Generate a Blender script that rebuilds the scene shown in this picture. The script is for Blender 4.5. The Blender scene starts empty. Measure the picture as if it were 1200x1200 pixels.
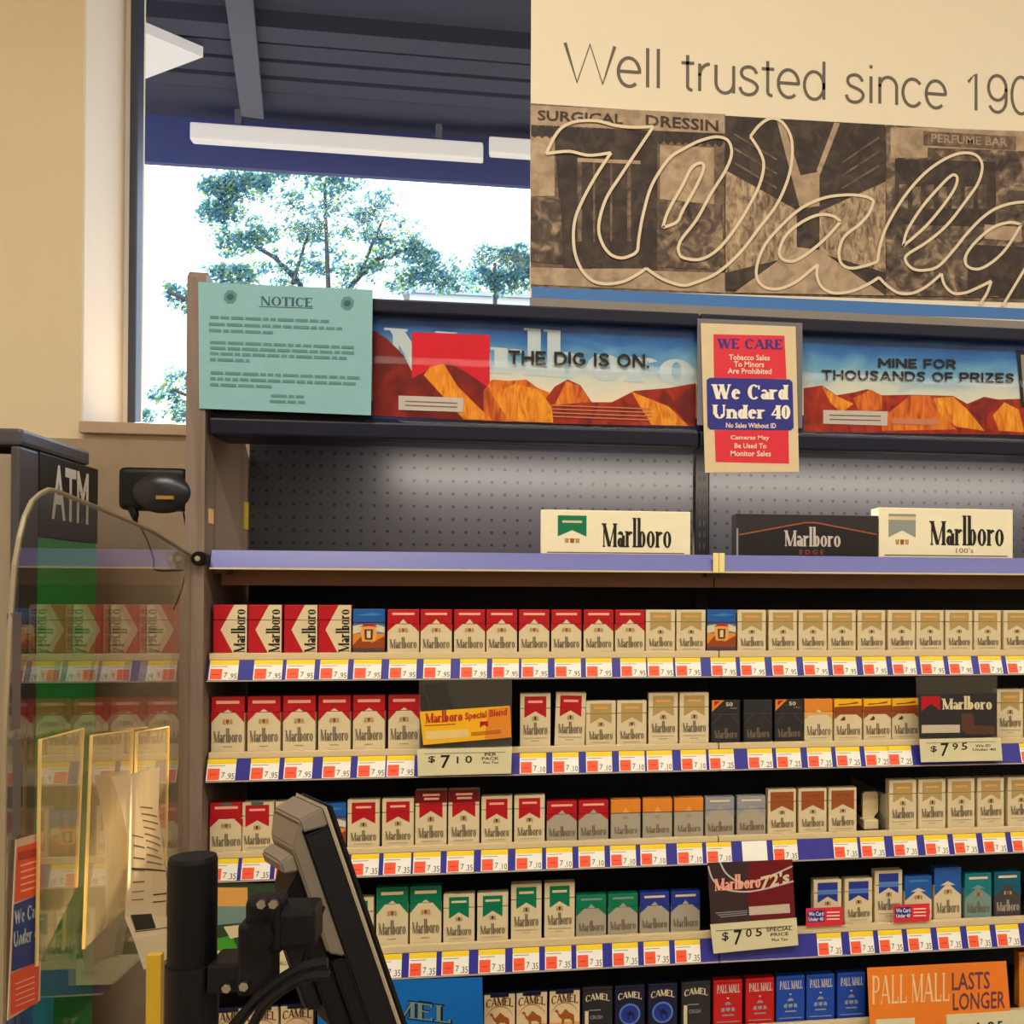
import bpy, bmesh, math, random
from mathutils import Vector, Matrix
random.seed(7)
S = bpy.context.scene
COL = S.collection
R_ = math.radians

# ------------------------------------------------------------------ camera
F, CX, CY = 1200.0, 800.0, 690.0
YAW, PITCH, ROLL = R_(8.843), R_(0.540), R_(0.2)
CAM = Vector((0, -1.9, 1.45))
_fw = Vector((math.sin(YAW)*math.cos(PITCH), math.cos(YAW)*math.cos(PITCH), math.sin(PITCH)))
_rt0 = Vector((math.cos(YAW), -math.sin(YAW), 0))
_up0 = _rt0.cross(_fw)
_rt = _rt0*math.cos(ROLL)+_up0*math.sin(ROLL)
_up = -_rt0*math.sin(ROLL)+_up0*math.cos(ROLL)
cd = bpy.data.cameras.new('camera')
cam = bpy.data.objects.new('camera', cd); COL.objects.link(cam)
cd.sensor_width = 36; cd.lens = F/1200*36
cd.shift_x = (600-CX)/1200; cd.shift_y = (CY-600)/1200
cd.clip_start = .02; cd.clip_end = 500
m4 = Matrix((_rt, _up, -_fw)).transposed().to_4x4(); m4.translation = CAM
cam.matrix_world = m4
S.camera = cam

# ------------------------------------------------------------------ world, sun, room lamps, exposure
W = bpy.data.worlds.new('world'); S.world = W; W.use_nodes = True
bg = W.node_tree.nodes['Background']
bg.inputs['Color'].default_value = (0.72, 0.87, 1.0, 1); bg.inputs['Strength'].default_value = 3.6

def lamp(name, kind, loc, rot, energy, color, **k):
    l = bpy.data.lights.new(name, kind); l.energy = energy; l.color = color
    for a, b in k.items(): setattr(l, a, b)
    o = bpy.data.objects.new(name, l); COL.objects.link(o); o.location = loc; o.rotation_euler = rot
    return o
WARM = (1.0, 0.92, 0.80)
lamp('ceiling_lamp', 'AREA', (-1.0, -1.8, 3.72), (0, 0, 0), 52, WARM, shape='RECTANGLE', size=1.2, size_y=.6)
lamp('ceiling_lamp', 'AREA', (2.1, -2.4, 3.72), (0, 0, 0), 105, WARM, shape='RECTANGLE', size=5.0, size_y=.35)
for y in (-4.9, -8.2, -11.8, -14.5, -16.5):            # the long rows further back in the store
    lamp('ceiling_lamp', 'AREA', (3.4, y, 3.72), (0, 0, 0), 74, WARM, shape='RECTANGLE', size=10.0, size_y=.3)
sun = lamp('sun', 'SUN', (0, 0, 8), (0, 0, 0), 36.0, (1, .86, .62), angle=.01)
sun.rotation_euler = Vector((0.30, -1.0, -.62)).to_track_quat('-Z', 'Y').to_euler()
S.view_settings.view_transform = 'Standard'
S.view_settings.look = 'None'
S.view_settings.exposure = 0.0
S.view_settings.gamma = 1.0
S.view_settings.use_curve_mapping = False

# ------------------------------------------------------------------ rays: where a sight line meets a real plane
def _dir(px, py): return _rt*((px-CX)/F) - _up*((py-CY)/F) + _fw
def atY(px, py, Y=0.0):
    d = _dir(px, py); return CAM + d*((Y-CAM.y)/d.y)
def atX(px, py, X):
    d = _dir(px, py); return CAM + d*((X-CAM.x)/d.x)
def atZ(px, py, Z):
    d = _dir(px, py); return CAM + d*((Z-CAM.z)/d.z)

# ------------------------------------------------------------------ materials
def lin(c):
    return tuple(((v/255)/12.92 if v/255 <= .04045 else ((v/255+.055)/1.055)**2.4) for v in c)
_M = {}
def mat(name, rgb, rough=.55, metal=0.0, vary=.06, scale=30., spec=.4, coat=0.0, bump=0.0, stretch=None):
    if name in _M: return _M[name]
    m = bpy.data.materials.new(name); m.use_nodes = True
    nt = m.node_tree; b = nt.nodes['Principled BSDF']
    c = lin(rgb)
    tc = nt.nodes.new('ShaderNodeTexCoord'); mp = nt.nodes.new('ShaderNodeMapping')
    nz = nt.nodes.new('ShaderNodeTexNoise'); nz.inputs['Scale'].default_value = scale; nz.inputs['Detail'].default_value = 3
    if stretch: mp.inputs['Scale'].default_value = stretch
    nt.links.new(tc.outputs['Object'], mp.inputs['Vector']); nt.links.new(mp.outputs[0], nz.inputs['Vector'])
    mx = nt.nodes.new('ShaderNodeMix'); mx.data_type = 'RGBA'
    mx.inputs['A'].default_value = (*[max(0, v*(1-vary)) for v in c], 1)
    mx.inputs['B'].default_value = (*[min(1, v*(1+vary)) for v in c], 1)
    nt.links.new(nz.outputs['Fac'], mx.inputs['Factor']); nt.links.new(mx.outputs['Result'], b.inputs['Base Color'])
    b.inputs['Roughness'].default_value = rough; b.inputs['Metallic'].default_value = metal
    b.inputs['Specular IOR Level'].default_value = spec
    b.inputs['Coat Weight'].default_value = coat
    if bump:
        bp = nt.nodes.new('ShaderNodeBump'); bp.inputs['Strength'].default_value = bump; bp.inputs['Distance'].default_value = .002
        nt.links.new(nz.outputs['Fac'], bp.inputs['Height']); nt.links.new(bp.outputs[0], b.inputs['Normal'])
    _M[name] = m; return m
def ramp_mat(name, stops, scale, rough=.5, stretch=(1, 1, 1), detail=5, dist=.6, spec=.3):
    m = bpy.data.materials.new(name); m.use_nodes = True
    nt = m.node_tree; b = nt.nodes['Principled BSDF']
    tc = nt.nodes.new('ShaderNodeTexCoord'); mp = nt.nodes.new('ShaderNodeMapping'); mp.inputs['Scale'].default_value = stretch
    nz = nt.nodes.new('ShaderNodeTexNoise'); nz.inputs['Scale'].default_value = scale; nz.inputs['Detail'].default_value = detail
    nz.inputs['Distortion'].default_value = dist
    cr = nt.nodes.new('ShaderNodeValToRGB'); e = cr.color_ramp.elements
    while len(e) < len(stops): e.new(.5)
    for k, (p, c) in zip(e, stops): k.position = p; k.color = (*lin(c), 1)
    nt.links.new(tc.outputs['Object'], mp.inputs['Vector']); nt.links.new(mp.outputs[0], nz.inputs['Vector'])
    nt.links.new(nz.outputs['Fac'], cr.inputs['Fac']); nt.links.new(cr.outputs['Color'], b.inputs['Base Color'])
    b.inputs['Roughness'].default_value = rough; b.inputs['Specular IOR Level'].default_value = spec
    _M[name] = m; return m
def emit(name, rgb, s):
    m = bpy.data.materials.new(name); m.use_nodes = True
    b = m.node_tree.nodes['Principled BSDF']
    b.inputs['Base Color'].default_value = (*lin(rgb), 1)
    b.inputs['Emission Color'].default_value = (*lin(rgb), 1); b.inputs['Emission Strength'].default_value = s
    return m
def clear(name, tint=(1, 1, 1), ior=1.49, rough=.0, body=0.0, bodyc=(230, 225, 210)):
    m = bpy.data.materials.new(name); m.use_nodes = True; nt = m.node_tree
    nt.nodes.remove(nt.nodes['Principled BSDF']); out = nt.nodes['Material Output']
    tr = nt.nodes.new('ShaderNodeBsdfTransparent'); tr.inputs[0].default_value = (*tint, 1)
    gl = nt.nodes.new('ShaderNodeBsdfGlossy'); gl.inputs['Roughness'].default_value = rough; gl.inputs['Color'].default_value = (1, 1, 1, 1)
    fr = nt.nodes.new('ShaderNodeFresnel'); ge = nt.nodes.new('ShaderNodeNewGeometry')
    mr = nt.nodes.new('ShaderNodeMapRange'); mr.inputs['To Min'].default_value = ior; mr.inputs['To Max'].default_value = 1/ior
    nt.links.new(ge.outputs['Backfacing'], mr.inputs['Value']); nt.links.new(mr.outputs[0], fr.inputs['IOR'])
    mx = nt.nodes.new('ShaderNodeMixShader'); nt.links.new(fr.outputs[0], mx.inputs[0])
    src = tr
    if body:
        df = nt.nodes.new('ShaderNodeBsdfTranslucent'); df.inputs[0].default_value = (*lin(bodyc), 1)
        d2 = nt.nodes.new('ShaderNodeBsdfDiffuse'); d2.inputs[0].default_value = (*lin(bodyc), 1)
        m0 = nt.nodes.new('ShaderNodeMixShader'); m0.inputs[0].default_value = .5
        nt.links.new(df.outputs[0], m0.inputs[1]); nt.links.new(d2.outputs[0], m0.inputs[2])
        m1 = nt.nodes.new('ShaderNodeMixShader'); m1.inputs[0].default_value = body
        nt.links.new(tr.outputs[0], m1.inputs[1]); nt.links.new(m0.outputs[0], m1.inputs[2]); src = m1
    nt.links.new(src.outputs[0], mx.inputs[1]); nt.links.new(gl.outputs[0], mx.inputs[2])
    nt.links.new(mx.outputs[0], out.inputs['Surface'])
    _M[name] = m; return m
def paper_mat(name, rgb, trans=.45):
    m = mat(name, rgb, rough=.7, vary=.03); nt = m.node_tree; b = nt.nodes['Principled BSDF']; out = nt.nodes['Material Output']
    t = nt.nodes.new('ShaderNodeBsdfTranslucent'); t.inputs[0].default_value = (*lin(rgb), 1)
    x = nt.nodes.new('ShaderNodeMixShader'); x.inputs[0].default_value = trans
    nt.links.new(b.outputs[0], x.inputs[1]); nt.links.new(t.outputs[0], x.inputs[2]); nt.links.new(x.outputs[0], out.inputs['Surface'])
    return m

# ------------------------------------------------------------------ mesh builder
_bfont = {}
def text2d(s, bold=0.0):
    k = (s, bold)
    if k in _bfont: return _bfont[k]
    cu = bpy.data.curves.new('t', 'FONT'); cu.body = s; cu.resolution_u = 2; cu.offset = bold
    o = bpy.data.objects.new('t', cu); COL.objects.link(o)
    me = bpy.data.meshes.new_from_object(o.evaluated_get(bpy.context.evaluated_depsgraph_get()))
    vs = [(v.co.x, v.co.y) for v in me.vertices]; fs = [tuple(p.vertices) for p in me.polygons]
    bpy.data.objects.remove(o); bpy.data.curves.remove(cu); bpy.data.meshes.remove(me)
    _bfont[k] = (vs, fs); return _bfont[k]

# serif letters drawn from strokes: V stem, H bar, D diagonal, A arc
GL = {
 'M': (.96, [('D', .1, 0, .1, 1, 0), ('D', .1, 1, .46, .02, 1), ('D', .48, .02, .83, 1, 0), ('V', .84, 0, 1)]),
 'a': (.56, [('A', .24, .2, .2, .2, 0, 360), ('V', .44, 0, .5), ('A', .25, .48, .2, .2, 10, 160)]),
 'r': (.5, [('V', .14, 0, .68), ('A', .36, .44, .2, .24, 40, 160)]),
 'l': (.3, [('V', .14, 0, 1.25)]),
 'b': (.62, [('V', .14, 0, 1.25), ('A', .34, .34, .24, .35, 0, 360)]),
 'o': (.62, [('A', .31, .34, .28, .36, 0, 360)]),
 'W': (1.08, [('D', .08, 1, .32, 0, 1), ('D', .32, 0, .52, 1, 0), ('D', .5, 1, .76, 0, 1), ('D', .76, 0, .98, 1, 0)]),
 'e': (.6, [('A', .3, .34, .27, .36, 15, 320), ('H', .08, .55, .36)]),
 'C': (.8, [('A', .42, .5, .38, .52, 45, 315), ('V0', .72, .68, .95)]),
 'd': (.64, [('V', .5, 0, 1), ('A', .28, .34, .24, .36, 0, 360)]),
 'U': (.86, [('V', .16, .3, 1), ('D', .7, .3, .7, 1, 0), ('A', .43, .32, .33, .34, 180, 360)]),
 'n': (.66, [('V', .14, 0, .68), ('V', .52, 0, .5), ('A', .33, .45, .25, .25, 0, 180)]),
 '4': (.62, [('V', .46, 0, 1), ('H', .02, .62, .24), ('D', .05, .26, .44, 1, 0)]),
 '0': (.62, [('A', .31, .5, .28, .52, 0, 360)]),
 'E': (.7, [('V', .16, 0, 1), ('H', .1, .64, 0), ('H', .1, .62, .92), ('H', .1, .5, .48), ('V0', .6, 0, .2), ('V0', .58, .8, 1)]),
 'A': (.86, [('D', .08, 0, .42, 1, 0), ('D', .42, 1, .74, 0, 1), ('H', .2, .6, .28)]),
 'R': (.8, [('V', .16, 0, 1), ('A', .34, .73, .3, .27, -90, 90), ('H', .1, .36, .92), ('H', .1, .36, .46), ('D', .38, .48, .72, 0, 1)]),
 'N': (.88, [('D', .14, 0, .14, 1, 0), ('D', .14, 1, .72, 0, 1), ('D', .73, 0, .73, 1, 0)]),
 'O': (.88, [('A', .44, .5, .41, .52, 0, 360)]),
 'T': (.74, [('V', .37, 0, 1), ('H', .02, .72, .92), ('V0', .05, .76, 1), ('V0', .69, .76, 1)]),
 'I': (.36, [('V', .18, 0, 1)]),
 'L': (.66, [('V', .16, 0, 1), ('H', .1, .62, 0), ('V0', .58, 0, .24)]),
 'P': (.7, [('V', .16, 0, 1), ('A', .36, .7, .3, .3, -90, 90), ('H', .1, .36, .92), ('H', .1, .36, .4)]),
 ' ': (.36, []),
}
def serif2d(s, T=.17, t=.07, sf=.06):
    vs, fs = [], []; X = 0
    def quad(*p):
        n = len(vs); vs.extend(p); fs.append(tuple(range(n, n+len(p))))
    def rect(x0, x1, y0, y1): quad((X+x0, y0), (X+x1, y0), (X+x1, y1), (X+x0, y1))
    for ch in s:
        w, st = GL[ch]
        for q in st:
            if q[0] == 'V':
                _, x, y0, y1 = q; rect(x-T/2, x+T/2, y0, y1)
                if sf:
                    if y0 == 0: rect(x-T/2-sf, x+T/2+sf, 0, t*.8)
                    if y1 > .6: rect(x-T/2-sf, x+T/2+(sf if y1 == 1 else 0), y1-t*.8, y1)
            elif q[0] == 'V0': rect(q[1]-t/2, q[1]+t/2, q[2], q[3])
            elif q[0] == 'H': rect(q[1], q[2], q[3], q[3]+t*1.1)
            elif q[0] == 'D':
                _, x0, y0, x1, y1, k = q; h = (T*1.1 if k else t*1.1)/2
                quad((X+x0-h, y0), (X+x0+h, y0), (X+x1+h, y1), (X+x1-h, y1))
                if sf and ch not in '4':
                    for (x, y) in ((x0, y0), (x1, y1)):
                        if y == 0 and ch in 'AMNR': rect(x-h-sf, x+h+sf, 0, t*.8)
                        if y == 1 and ch in 'WMNU' : rect(x-h-sf, x+h+sf, 1-t*.8, 1)
            elif q[0] == 'A':
                _, cx, cy, rx, ry, a0, a1 = q; n = max(5, int(abs(a1-a0)/22))
                ix, iy = max(.01, rx-T), max(.01, ry-t)
                for i in range(n):
                    a, b = R_(a0+(a1-a0)*i/n), R_(a0+(a1-a0)*(i+1)/n)
                    quad((X+cx+rx*math.cos(a), cy+ry*math.sin(a)), (X+cx+rx*math.cos(b), cy+ry*math.sin(b)),
                         (X+cx+ix*math.cos(b), cy+iy*math.sin(b)), (X+cx+ix*math.cos(a), cy+iy*math.sin(a)))
        X += w
    return vs, fs

def _arc(cx, cy, rx, ry, a0, a1, n=14): return [(cx+rx*math.cos(R_(a0+(a1-a0)*i/n)), cy+ry*math.sin(R_(a0+(a1-a0)*i/n))) for i in range(n+1)]
_st = [(.1, 0), (.1, 1)]
HV = {'T': (.86, [[(0, .9), (.86, .9)], [(.43, .9), (.43, 0)]]), 'H': (.9, [_st, [(.8, 0), (.8, 1)], [(.1, .5), (.8, .5)]]), 'E': (.78, [_st, [(.1, .9), (.76, .9)], [(.1, .5), (.7, .5)], [(.1, .1), (.76, .1)]]),
 'D': (.92, [_st, [(.1, .9), (.4, .9)]+_arc(.42, .5, .4, .4, 90, -90)+[(.1, .1)]]), 'I': (.22, [_st]), 'G': (.98, [_arc(.5, .5, .4, .4, 42, 350), [(.5, .44), (.92, .44)]]),
 'S': (.82, [[(.74, .74), (.6, .88), (.42, .91), (.22, .87), (.13, .72), (.24, .58), (.42, .51), (.6, .43), (.7, .28), (.6, .13), (.42, .09), (.2, .13), (.06, .28)]]), 'O': (1.02, [_arc(.5, .5, .41, .4, 0, 360, 24)]),
 'N': (.96, [_st, [(.86, 0), (.86, 1)], [(.12, .95), (.84, .05)]]), '.': (.24, [[(.1, 0), (.1, .2)]]), 'M': (1.1, [_st, [(1, 0), (1, 1)], [(.1, .95), (.55, .3)], [(.55, .3), (1, .95)]]), 'F': (.74, [_st, [(.1, .9), (.74, .9)], [(.1, .48), (.68, .48)]]),
 'R': (.88, [_st, [(.1, .9), (.5, .9)]+_arc(.5, .68, .25, .22, 90, -90)+[(.1, .46)], [(.42, .46), (.78, 0)]]), 'U': (.9, [[(.1, 1), (.1, .4)]+_arc(.45, .4, .35, .3, 180, 360)+[(.8, 1)]]), 'A': (.98, [[(.06, 0), (.48, .95)], [(.48, .95), (.9, 0)], [(.2, .3), (.76, .3)]]),
 'P': (.84, [_st, [(.1, .9), (.5, .9)]+_arc(.5, .66, .25, .24, 90, -90)+[(.1, .42)]]), 'Z': (.84, [[(.06, .9), (.76, .9)], [(.74, .88), (.1, .12)], [(.06, .1), (.8, .1)]]), ' ': (.36, [])}
def heavy2d(t, w=.2):
    vs, fs = [], []; X = 0
    for ch in t:
        for P in HV[ch][1]:
            n = len(P); L, Q = [], []
            for i in range(n):
                a, b = P[max(0, i-1)], P[min(n-1, i+1)]; dx, dy = b[0]-a[0], b[1]-a[1]; q = math.hypot(dx, dy) or 1
                L.append((X+P[i][0]-dy/q*w/2, P[i][1]+dx/q*w/2)); Q.append((X+P[i][0]+dy/q*w/2, P[i][1]-dx/q*w/2))
            for i in range(n-1):
                k = len(vs); vs += [Q[i], Q[i+1], L[i+1], L[i]]; fs.append((k, k+1, k+2, k+3))
        X += HV[ch][0]+.11
    return vs, fs
class MB:
    def __init__(s): s.v = []; s.f = []; s.m = []; s.mats = []
    def mi(s, m):
        if m not in s.mats: s.mats.append(m)
        return s.mats.index(m)
    def poly(s, pts, m):
        n = len(s.v); s.v.extend([tuple(p) for p in pts]); s.f.append(tuple(range(n, n+len(pts)))); s.m.append(s.mi(m)); return s
    def add(s, vs, fs, m):
        n = len(s.v); s.v.extend([tuple(p) for p in vs]); k = s.mi(m)
        for f in fs: s.f.append(tuple(i+n for i in f)); s.m.append(k)
        return s
    def box(s, x0, x1, y0, y1, z0, z1, m, bev=0.0, seg=2):
        x0, x1 = min(x0, x1), max(x0, x1); y0, y1 = min(y0, y1), max(y0, y1); z0, z1 = min(z0, z1), max(z0, z1)
        bm = bmesh.new(); bmesh.ops.create_cube(bm, size=1)
        for v in bm.verts:
            v.co = Vector(((x0+x1)/2+v.co.x*(x1-x0), (y0+y1)/2+v.co.y*(y1-y0), (z0+z1)/2+v.co.z*(z1-z0)))
        if bev: bmesh.ops.bevel(bm, geom=bm.edges[:], offset=bev, segments=seg, affect='EDGES', profile=.6)
        s.bm(bm, m); return s
    def bm(s, bm, m):
        bm.verts.ensure_lookup_table(); bm.verts.index_update()
        s.add([v.co.copy() for v in bm.verts], [tuple(v.index for v in f.verts) for f in bm.faces], m); bm.free()
    def prism(s, pts, ext, m, m2=None):
        """outline pts (3d) pushed along vector ext"""
        ext = Vector(ext); a = [Vector(p) for p in pts]; b = [p+ext for p in a]; n = len(a)
        nrm = Vector((0, 0, 0))
        for i in range(n): nrm += (a[i]-a[0]).cross(a[(i+1) % n]-a[0])
        if nrm.dot(ext) > 0: a.reverse(); b.reverse()
        s.poly(a, m); s.poly(b[::-1], m)
        for i in range(n):
            j = (i+1) % n; s.poly([a[j], a[i], b[i], b[j]], m2 or m)
        return s
    def tube(s, pts, r, m, n=8, closed=False):
        pts = [Vector(p) for p in pts]; N = len(pts); rings = []
        up = None
        for i, p in enumerate(pts):
            a = pts[i-1] if (i > 0 or closed) else p; b = pts[(i+1) % N] if (i < N-1 or closed) else p
            t = (b-a).normalized()
            if up is None: up = t.orthogonal().normalized()
            up = (up-t*up.dot(t)); up = up.normalized() if up.length > 1e-6 else t.orthogonal().normalized()
            sd = t.cross(up); rr = r[i] if isinstance(r, (list, tuple)) else r
            rings.append([p+(up*math.cos(2*math.pi*k/n)+sd*math.sin(2*math.pi*k/n))*rr for k in range(n)])
        base = len(s.v); k = s.mi(m)
        for rg in rings: s.v.extend([tuple(q) for q in rg])
        for i in range(N if closed else N-1):
            j = (i+1) % N
            for q in range(n):
                s.f.append((base+i*n+q, base+i*n+(q+1) % n, base+j*n+(q+1) % n, base+j*n+q)); s.m.append(k)
        if not closed:
            s.f.append(tuple(base+q for q in range(n))[::-1]); s.m.append(k)
            s.f.append(tuple(base+(N-1)*n+q for q in range(n))); s.m.append(k)
        return s
    def cyl(s, p0, p1, r, m, n=20): return s.tube([p0, p1], r, m, n)
    def glyphs(s, vf, O, U, V, w, h, m, fitw=True, bend=0.0):
        vs, fs = vf
        if not vs: return s
        xs = [p[0] for p in vs]; ys = [p[1] for p in vs]; a, b = min(xs), max(xs); c, d = min(ys), max(ys)
        O, U, V = Vector(O), Vector(U), Vector(V)
        kx = w/(b-a) if w else None; ky = h/(d-c) if h else kx
        if kx is None: kx = ky
        pts = []; N = U.cross(V).normalized()
        lev = [0]*len(vs)
        for i, fc in enumerate(fs):
            for q in fc: lev[q] = i % 29
        sep = 8e-6 if all(len(fc) == 4 for fc in fs) else 0
        for (x, y), l in zip(vs, lev):
            tx = (x-a)*kx; ty = (y-c)*ky
            if bend: ty += bend*(1-((tx/((b-a)*kx))*2-1)**2)
            pts.append(O+U*tx+V*ty+N*(l*sep))
        return s.add(pts, fs, m)
    def build(s, name, parent=None, smooth=False, col=True):
        me = bpy.data.meshes.new(name); me.from_pydata(s.v, [], s.f)
        for m in s.mats: me.materials.append(m)
        for p, k in zip(me.polygons, s.m): p.material_index = k; p.use_smooth = smooth
        me.update()
        o = bpy.data.objects.new(name, me); COL.objects.link(o)
        if parent is not None: o.parent = parent
        return o
def tag(o, label=None, cat=None, group=None, kind=None):
    if label: o['label'] = label
    if cat: o['category'] = cat
    if group: o['group'] = group
    if kind: o['kind'] = kind
    return o
def thing(name, label, cat, loc=(0, 0, 0), group=None):
    o = bpy.data.objects.new(name, None); COL.objects.link(o); o.location = loc; o.empty_display_size = .05
    return tag(o, label, cat, group)
def struct(mb, name): return tag(mb.build(name), kind='structure')
def copy_tree(o):
    c = o.copy(); COL.objects.link(c)
    for ch in o.children:
        d = ch.copy(); COL.objects.link(d); d.parent = c
        for g in ch.children:
            e = g.copy(); COL.objects.link(e); e.parent = d
    return c
ORD = ['first', 'second', 'third', 'fourth', 'fifth', 'sixth', 'seventh', 'eighth', 'ninth', 'tenth', 'eleventh', 'twelfth',
       'thirteenth', 'fourteenth', 'fifteenth', 'sixteenth', 'seventeenth', 'eighteenth', 'nineteenth', 'twentieth', 'twenty-first',
       'twenty-second', 'twenty-third', 'twenty-fourth', 'twenty-fifth', 'twenty-sixth', 'twenty-seventh', 'twenty-eighth']
UX, UZ = Vector((1, 0, 0)), Vector((0, 0, 1))
class Face:
    """flat print on a plane of constant Y; shapes given by sight lines, each layer a hair nearer the viewer"""
    def __init__(s, mb, Y, step=.0004): s.mb = mb; s.Y = Y; s.k = 0; s.st = step; s.n = 0
    def y(s): return s.Y-s.st*s.k-(s.n % 24)*1.2e-5
    def up(s): s.k += 1; return s
    def P(s, x, y): p = atY(x, y, s.Y); p.y = s.y(); return p
    def poly(s, pts, m): s.n += 1; s.mb.poly([s.P(*p) for p in pts][::-1] if s.cw(pts) else [s.P(*p) for p in pts], m); return s
    def cw(s, pts): return sum((pts[i][0]*pts[(i+1) % len(pts)][1]-pts[(i+1) % len(pts)][0]*pts[i][1]) for i in range(len(pts))) > 0
    def rect(s, x0, y0, x1, y1, m): return s.poly([(x0, y0), (x1, y0), (x1, y1), (x0, y1)], m)
    def quadtext(s, vf, a, b, top, m, bend=0):
        """a,b: base line ends in px; top: px point above a"""
        A, B, T = s.P(*a), s.P(*b), s.P(*top)
        U = (B-A); w = U.length; U.normalize(); h = abs((T-A).z)
        s.mb.glyphs(vf, A, U, UZ, w, h, m, bend=bend); return s
    def ribbon(s, pts, w, m, closed=False):
        s.n += 1; P = [s.P(*p) for p in pts]; n = len(P); L, Rr = [], []
        for i in range(n):
            a = P[i-1] if (i or closed) else P[i]; b = P[(i+1) % n] if (i < n-1 or closed) else P[i]
            t = (b-a).normalized(); nn = Vector((-t.z, 0, t.x))
            L.append(P[i]+nn*w/2); Rr.append(P[i]-nn*w/2)
        for i in range(n if closed else n-1):
            j = (i+1) % n; s.mb.poly([Rr[i], Rr[j], L[j], L[i]], m)
        return s
def smooth_path(pts, sub=5, closed=False):
    out = []; n = len(pts)
    for i in range(n if closed else n-1):
        p0 = pts[(i-1) % n] if (closed or i) else pts[0]; p1 = pts[i]; p2 = pts[(i+1) % n]; p3 = pts[(i+2) % n] if (closed or i+2 < n) else pts[-1]
        for k in range(sub):
            t = k/sub
            out.append(tuple(.5*(2*p1[q]+(p2[q]-p0[q])*t+(2*p0[q]-5*p1[q]+4*p2[q]-p3[q])*t*t+(3*p1[q]-p0[q]-3*p2[q]+p3[q])*t**3) for q in range(2)))
    if not closed: out.append(pts[-1])
    return out

# palette
cream = mat('cream_wall_paint', (244, 226, 190), .8, vary=.03, scale=6)
revealm = mat('window_reveal_paint', (246, 238, 226), .75, vary=.02)
wains = mat('tan_wall_laminate', (174, 152, 126), .6, vary=.16, scale=14)
framem = mat('dark_window_frame', (58, 62, 78), .4)
sillm = mat('sill_laminate', (196, 170, 144), .5, vary=.08)
floorm = mat('floor_tile', (150, 140, 122), .4, vary=.1, scale=4)
ceilm = mat('ceiling_tile', (225, 220, 208), .9, vary=.05, scale=12)
wood = ramp_mat('grey_wood_laminate', [(.25, (110, 95, 86)), (.55, (138, 120, 108)), (.8, (120, 104, 94))], 5, .45, (8, 8, .6))
black = mat('black_plastic', (9, 9, 13), .45, spec=.25)
blackm = mat('black_metal', (11, 11, 16), .42, spec=.3)
navy = mat('navy_header_metal', (12, 16, 40), .4, spec=.3)
bluestrip = mat('blue_price_channel', (42, 40, 148), .4)
bluelip = mat('blue_shelf_lip', (52, 54, 158), .3, spec=.6)
creamrail = mat('cream_shelf_rail', (224, 202, 156), .5)
deckm = mat('brown_grey_shelf_metal', (96, 80, 66), .5)
darkin = mat('dark_fixture_inside', (16, 16, 22), .6)
white = mat('white_card', (248, 240, 222), .5)
packw = mat('pack_white', (226, 209, 168), .42)
yel = mat('yellow_band', (250, 214, 30), .5)
orr = mat('orange_red_square', (255, 92, 52), .5)
ink = mat('black_ink', (26, 22, 20), .6)
inkgrey = mat('grey_ink', (120, 106, 88), .6)
inkfaint = mat('faint_ink', (170, 156, 128), .6)

# ------------------------------------------------------------------ room shell
YW, YG = 1.05, 1.33          # wall face, window plane
XL, XR, YB, ZC = -2.6, 9.0, -18.0, 3.9
wx0 = atY(96, 300, YW).x; wx1 = 1.7
wz0 = atY(160, 497, YW).z; wz1 = 3.75
m = MB()
for (a, b, c, d) in ((XL, wx0, 0, ZC), (wx1, XR, 0, ZC), (wx0, wx1, 0, wz0-.03), (wx0, wx1, wz1, ZC)):
    m.box(a, b, YW, YW+.45, c, d, cream)
struct(m, 'wall_back')
struct(MB().box(XL-.15, XL, YB, YW+.45, 0, ZC, cream), 'wall_left')
struct(MB().box(XR, XR+.15, YB, YW+.45, 0, ZC, cream), 'wall_right')
struct(MB().box(XL-.15, XR+.15, YB-.15, YB, 0, ZC, cream), 'wall_front')
struct(MB().box(XL-.15, XR+.15, YB-.15, YW+.45, -.1, 0, floorm), 'floor')
struct(MB().box(XL-.15, XR+.15, YB-.15, YW+.45, ZC, ZC+.1, ceilm), 'ceiling')
struct(MB().box(XL, XR, YW-.012, YW, 0, wz0-.045, wains), 'trim_1')
win = tag(bpy.data.objects.new('window_1', None), kind='structure'); COL.objects.link(win)
m = MB()                                               # lining of the opening
m.box(wx0, wx0+.006, YW+.001, YG+.06, wz0, wz1, revealm)
j0 = atY(137, 300, YG).x; j1 = atY(153.5, 300, YG).x; j2 = atY(163, 300, YG).x
m.box(wx0, j1, YG-.005, YG+.05, wz0, wz1, revealm)
m.build('window_lining', win)
m = MB(); m.box(j1, j2, YG-.02, YG+.03, wz0, wz1, framem, .004); m.box(wx1-.05, wx1, YG-.02, YG+.03, wz0, wz1, framem)
m.box(j2, wx1-.05, YG-.02, YG+.03, wz1-.05, wz1, framem); m.box(j2, wx1-.05, YG-.02, YG+.03, wz0, wz0+.01, framem)
m.build('window_frame', win)
m = MB(); m.box(j2, wx1-.05, YG, YG+.006, wz0+.01, wz1-.05, clear('window_glass', (.95, .97, 1.0), 1.1)); m.build('window_pane', win)
m = MB(); m.box(atY(92, 500, YW-.03).x, wx1+.03, YW-.03, YG, wz0-.031, wz0, sillm, .003); m.build('window_sill', win)

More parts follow.
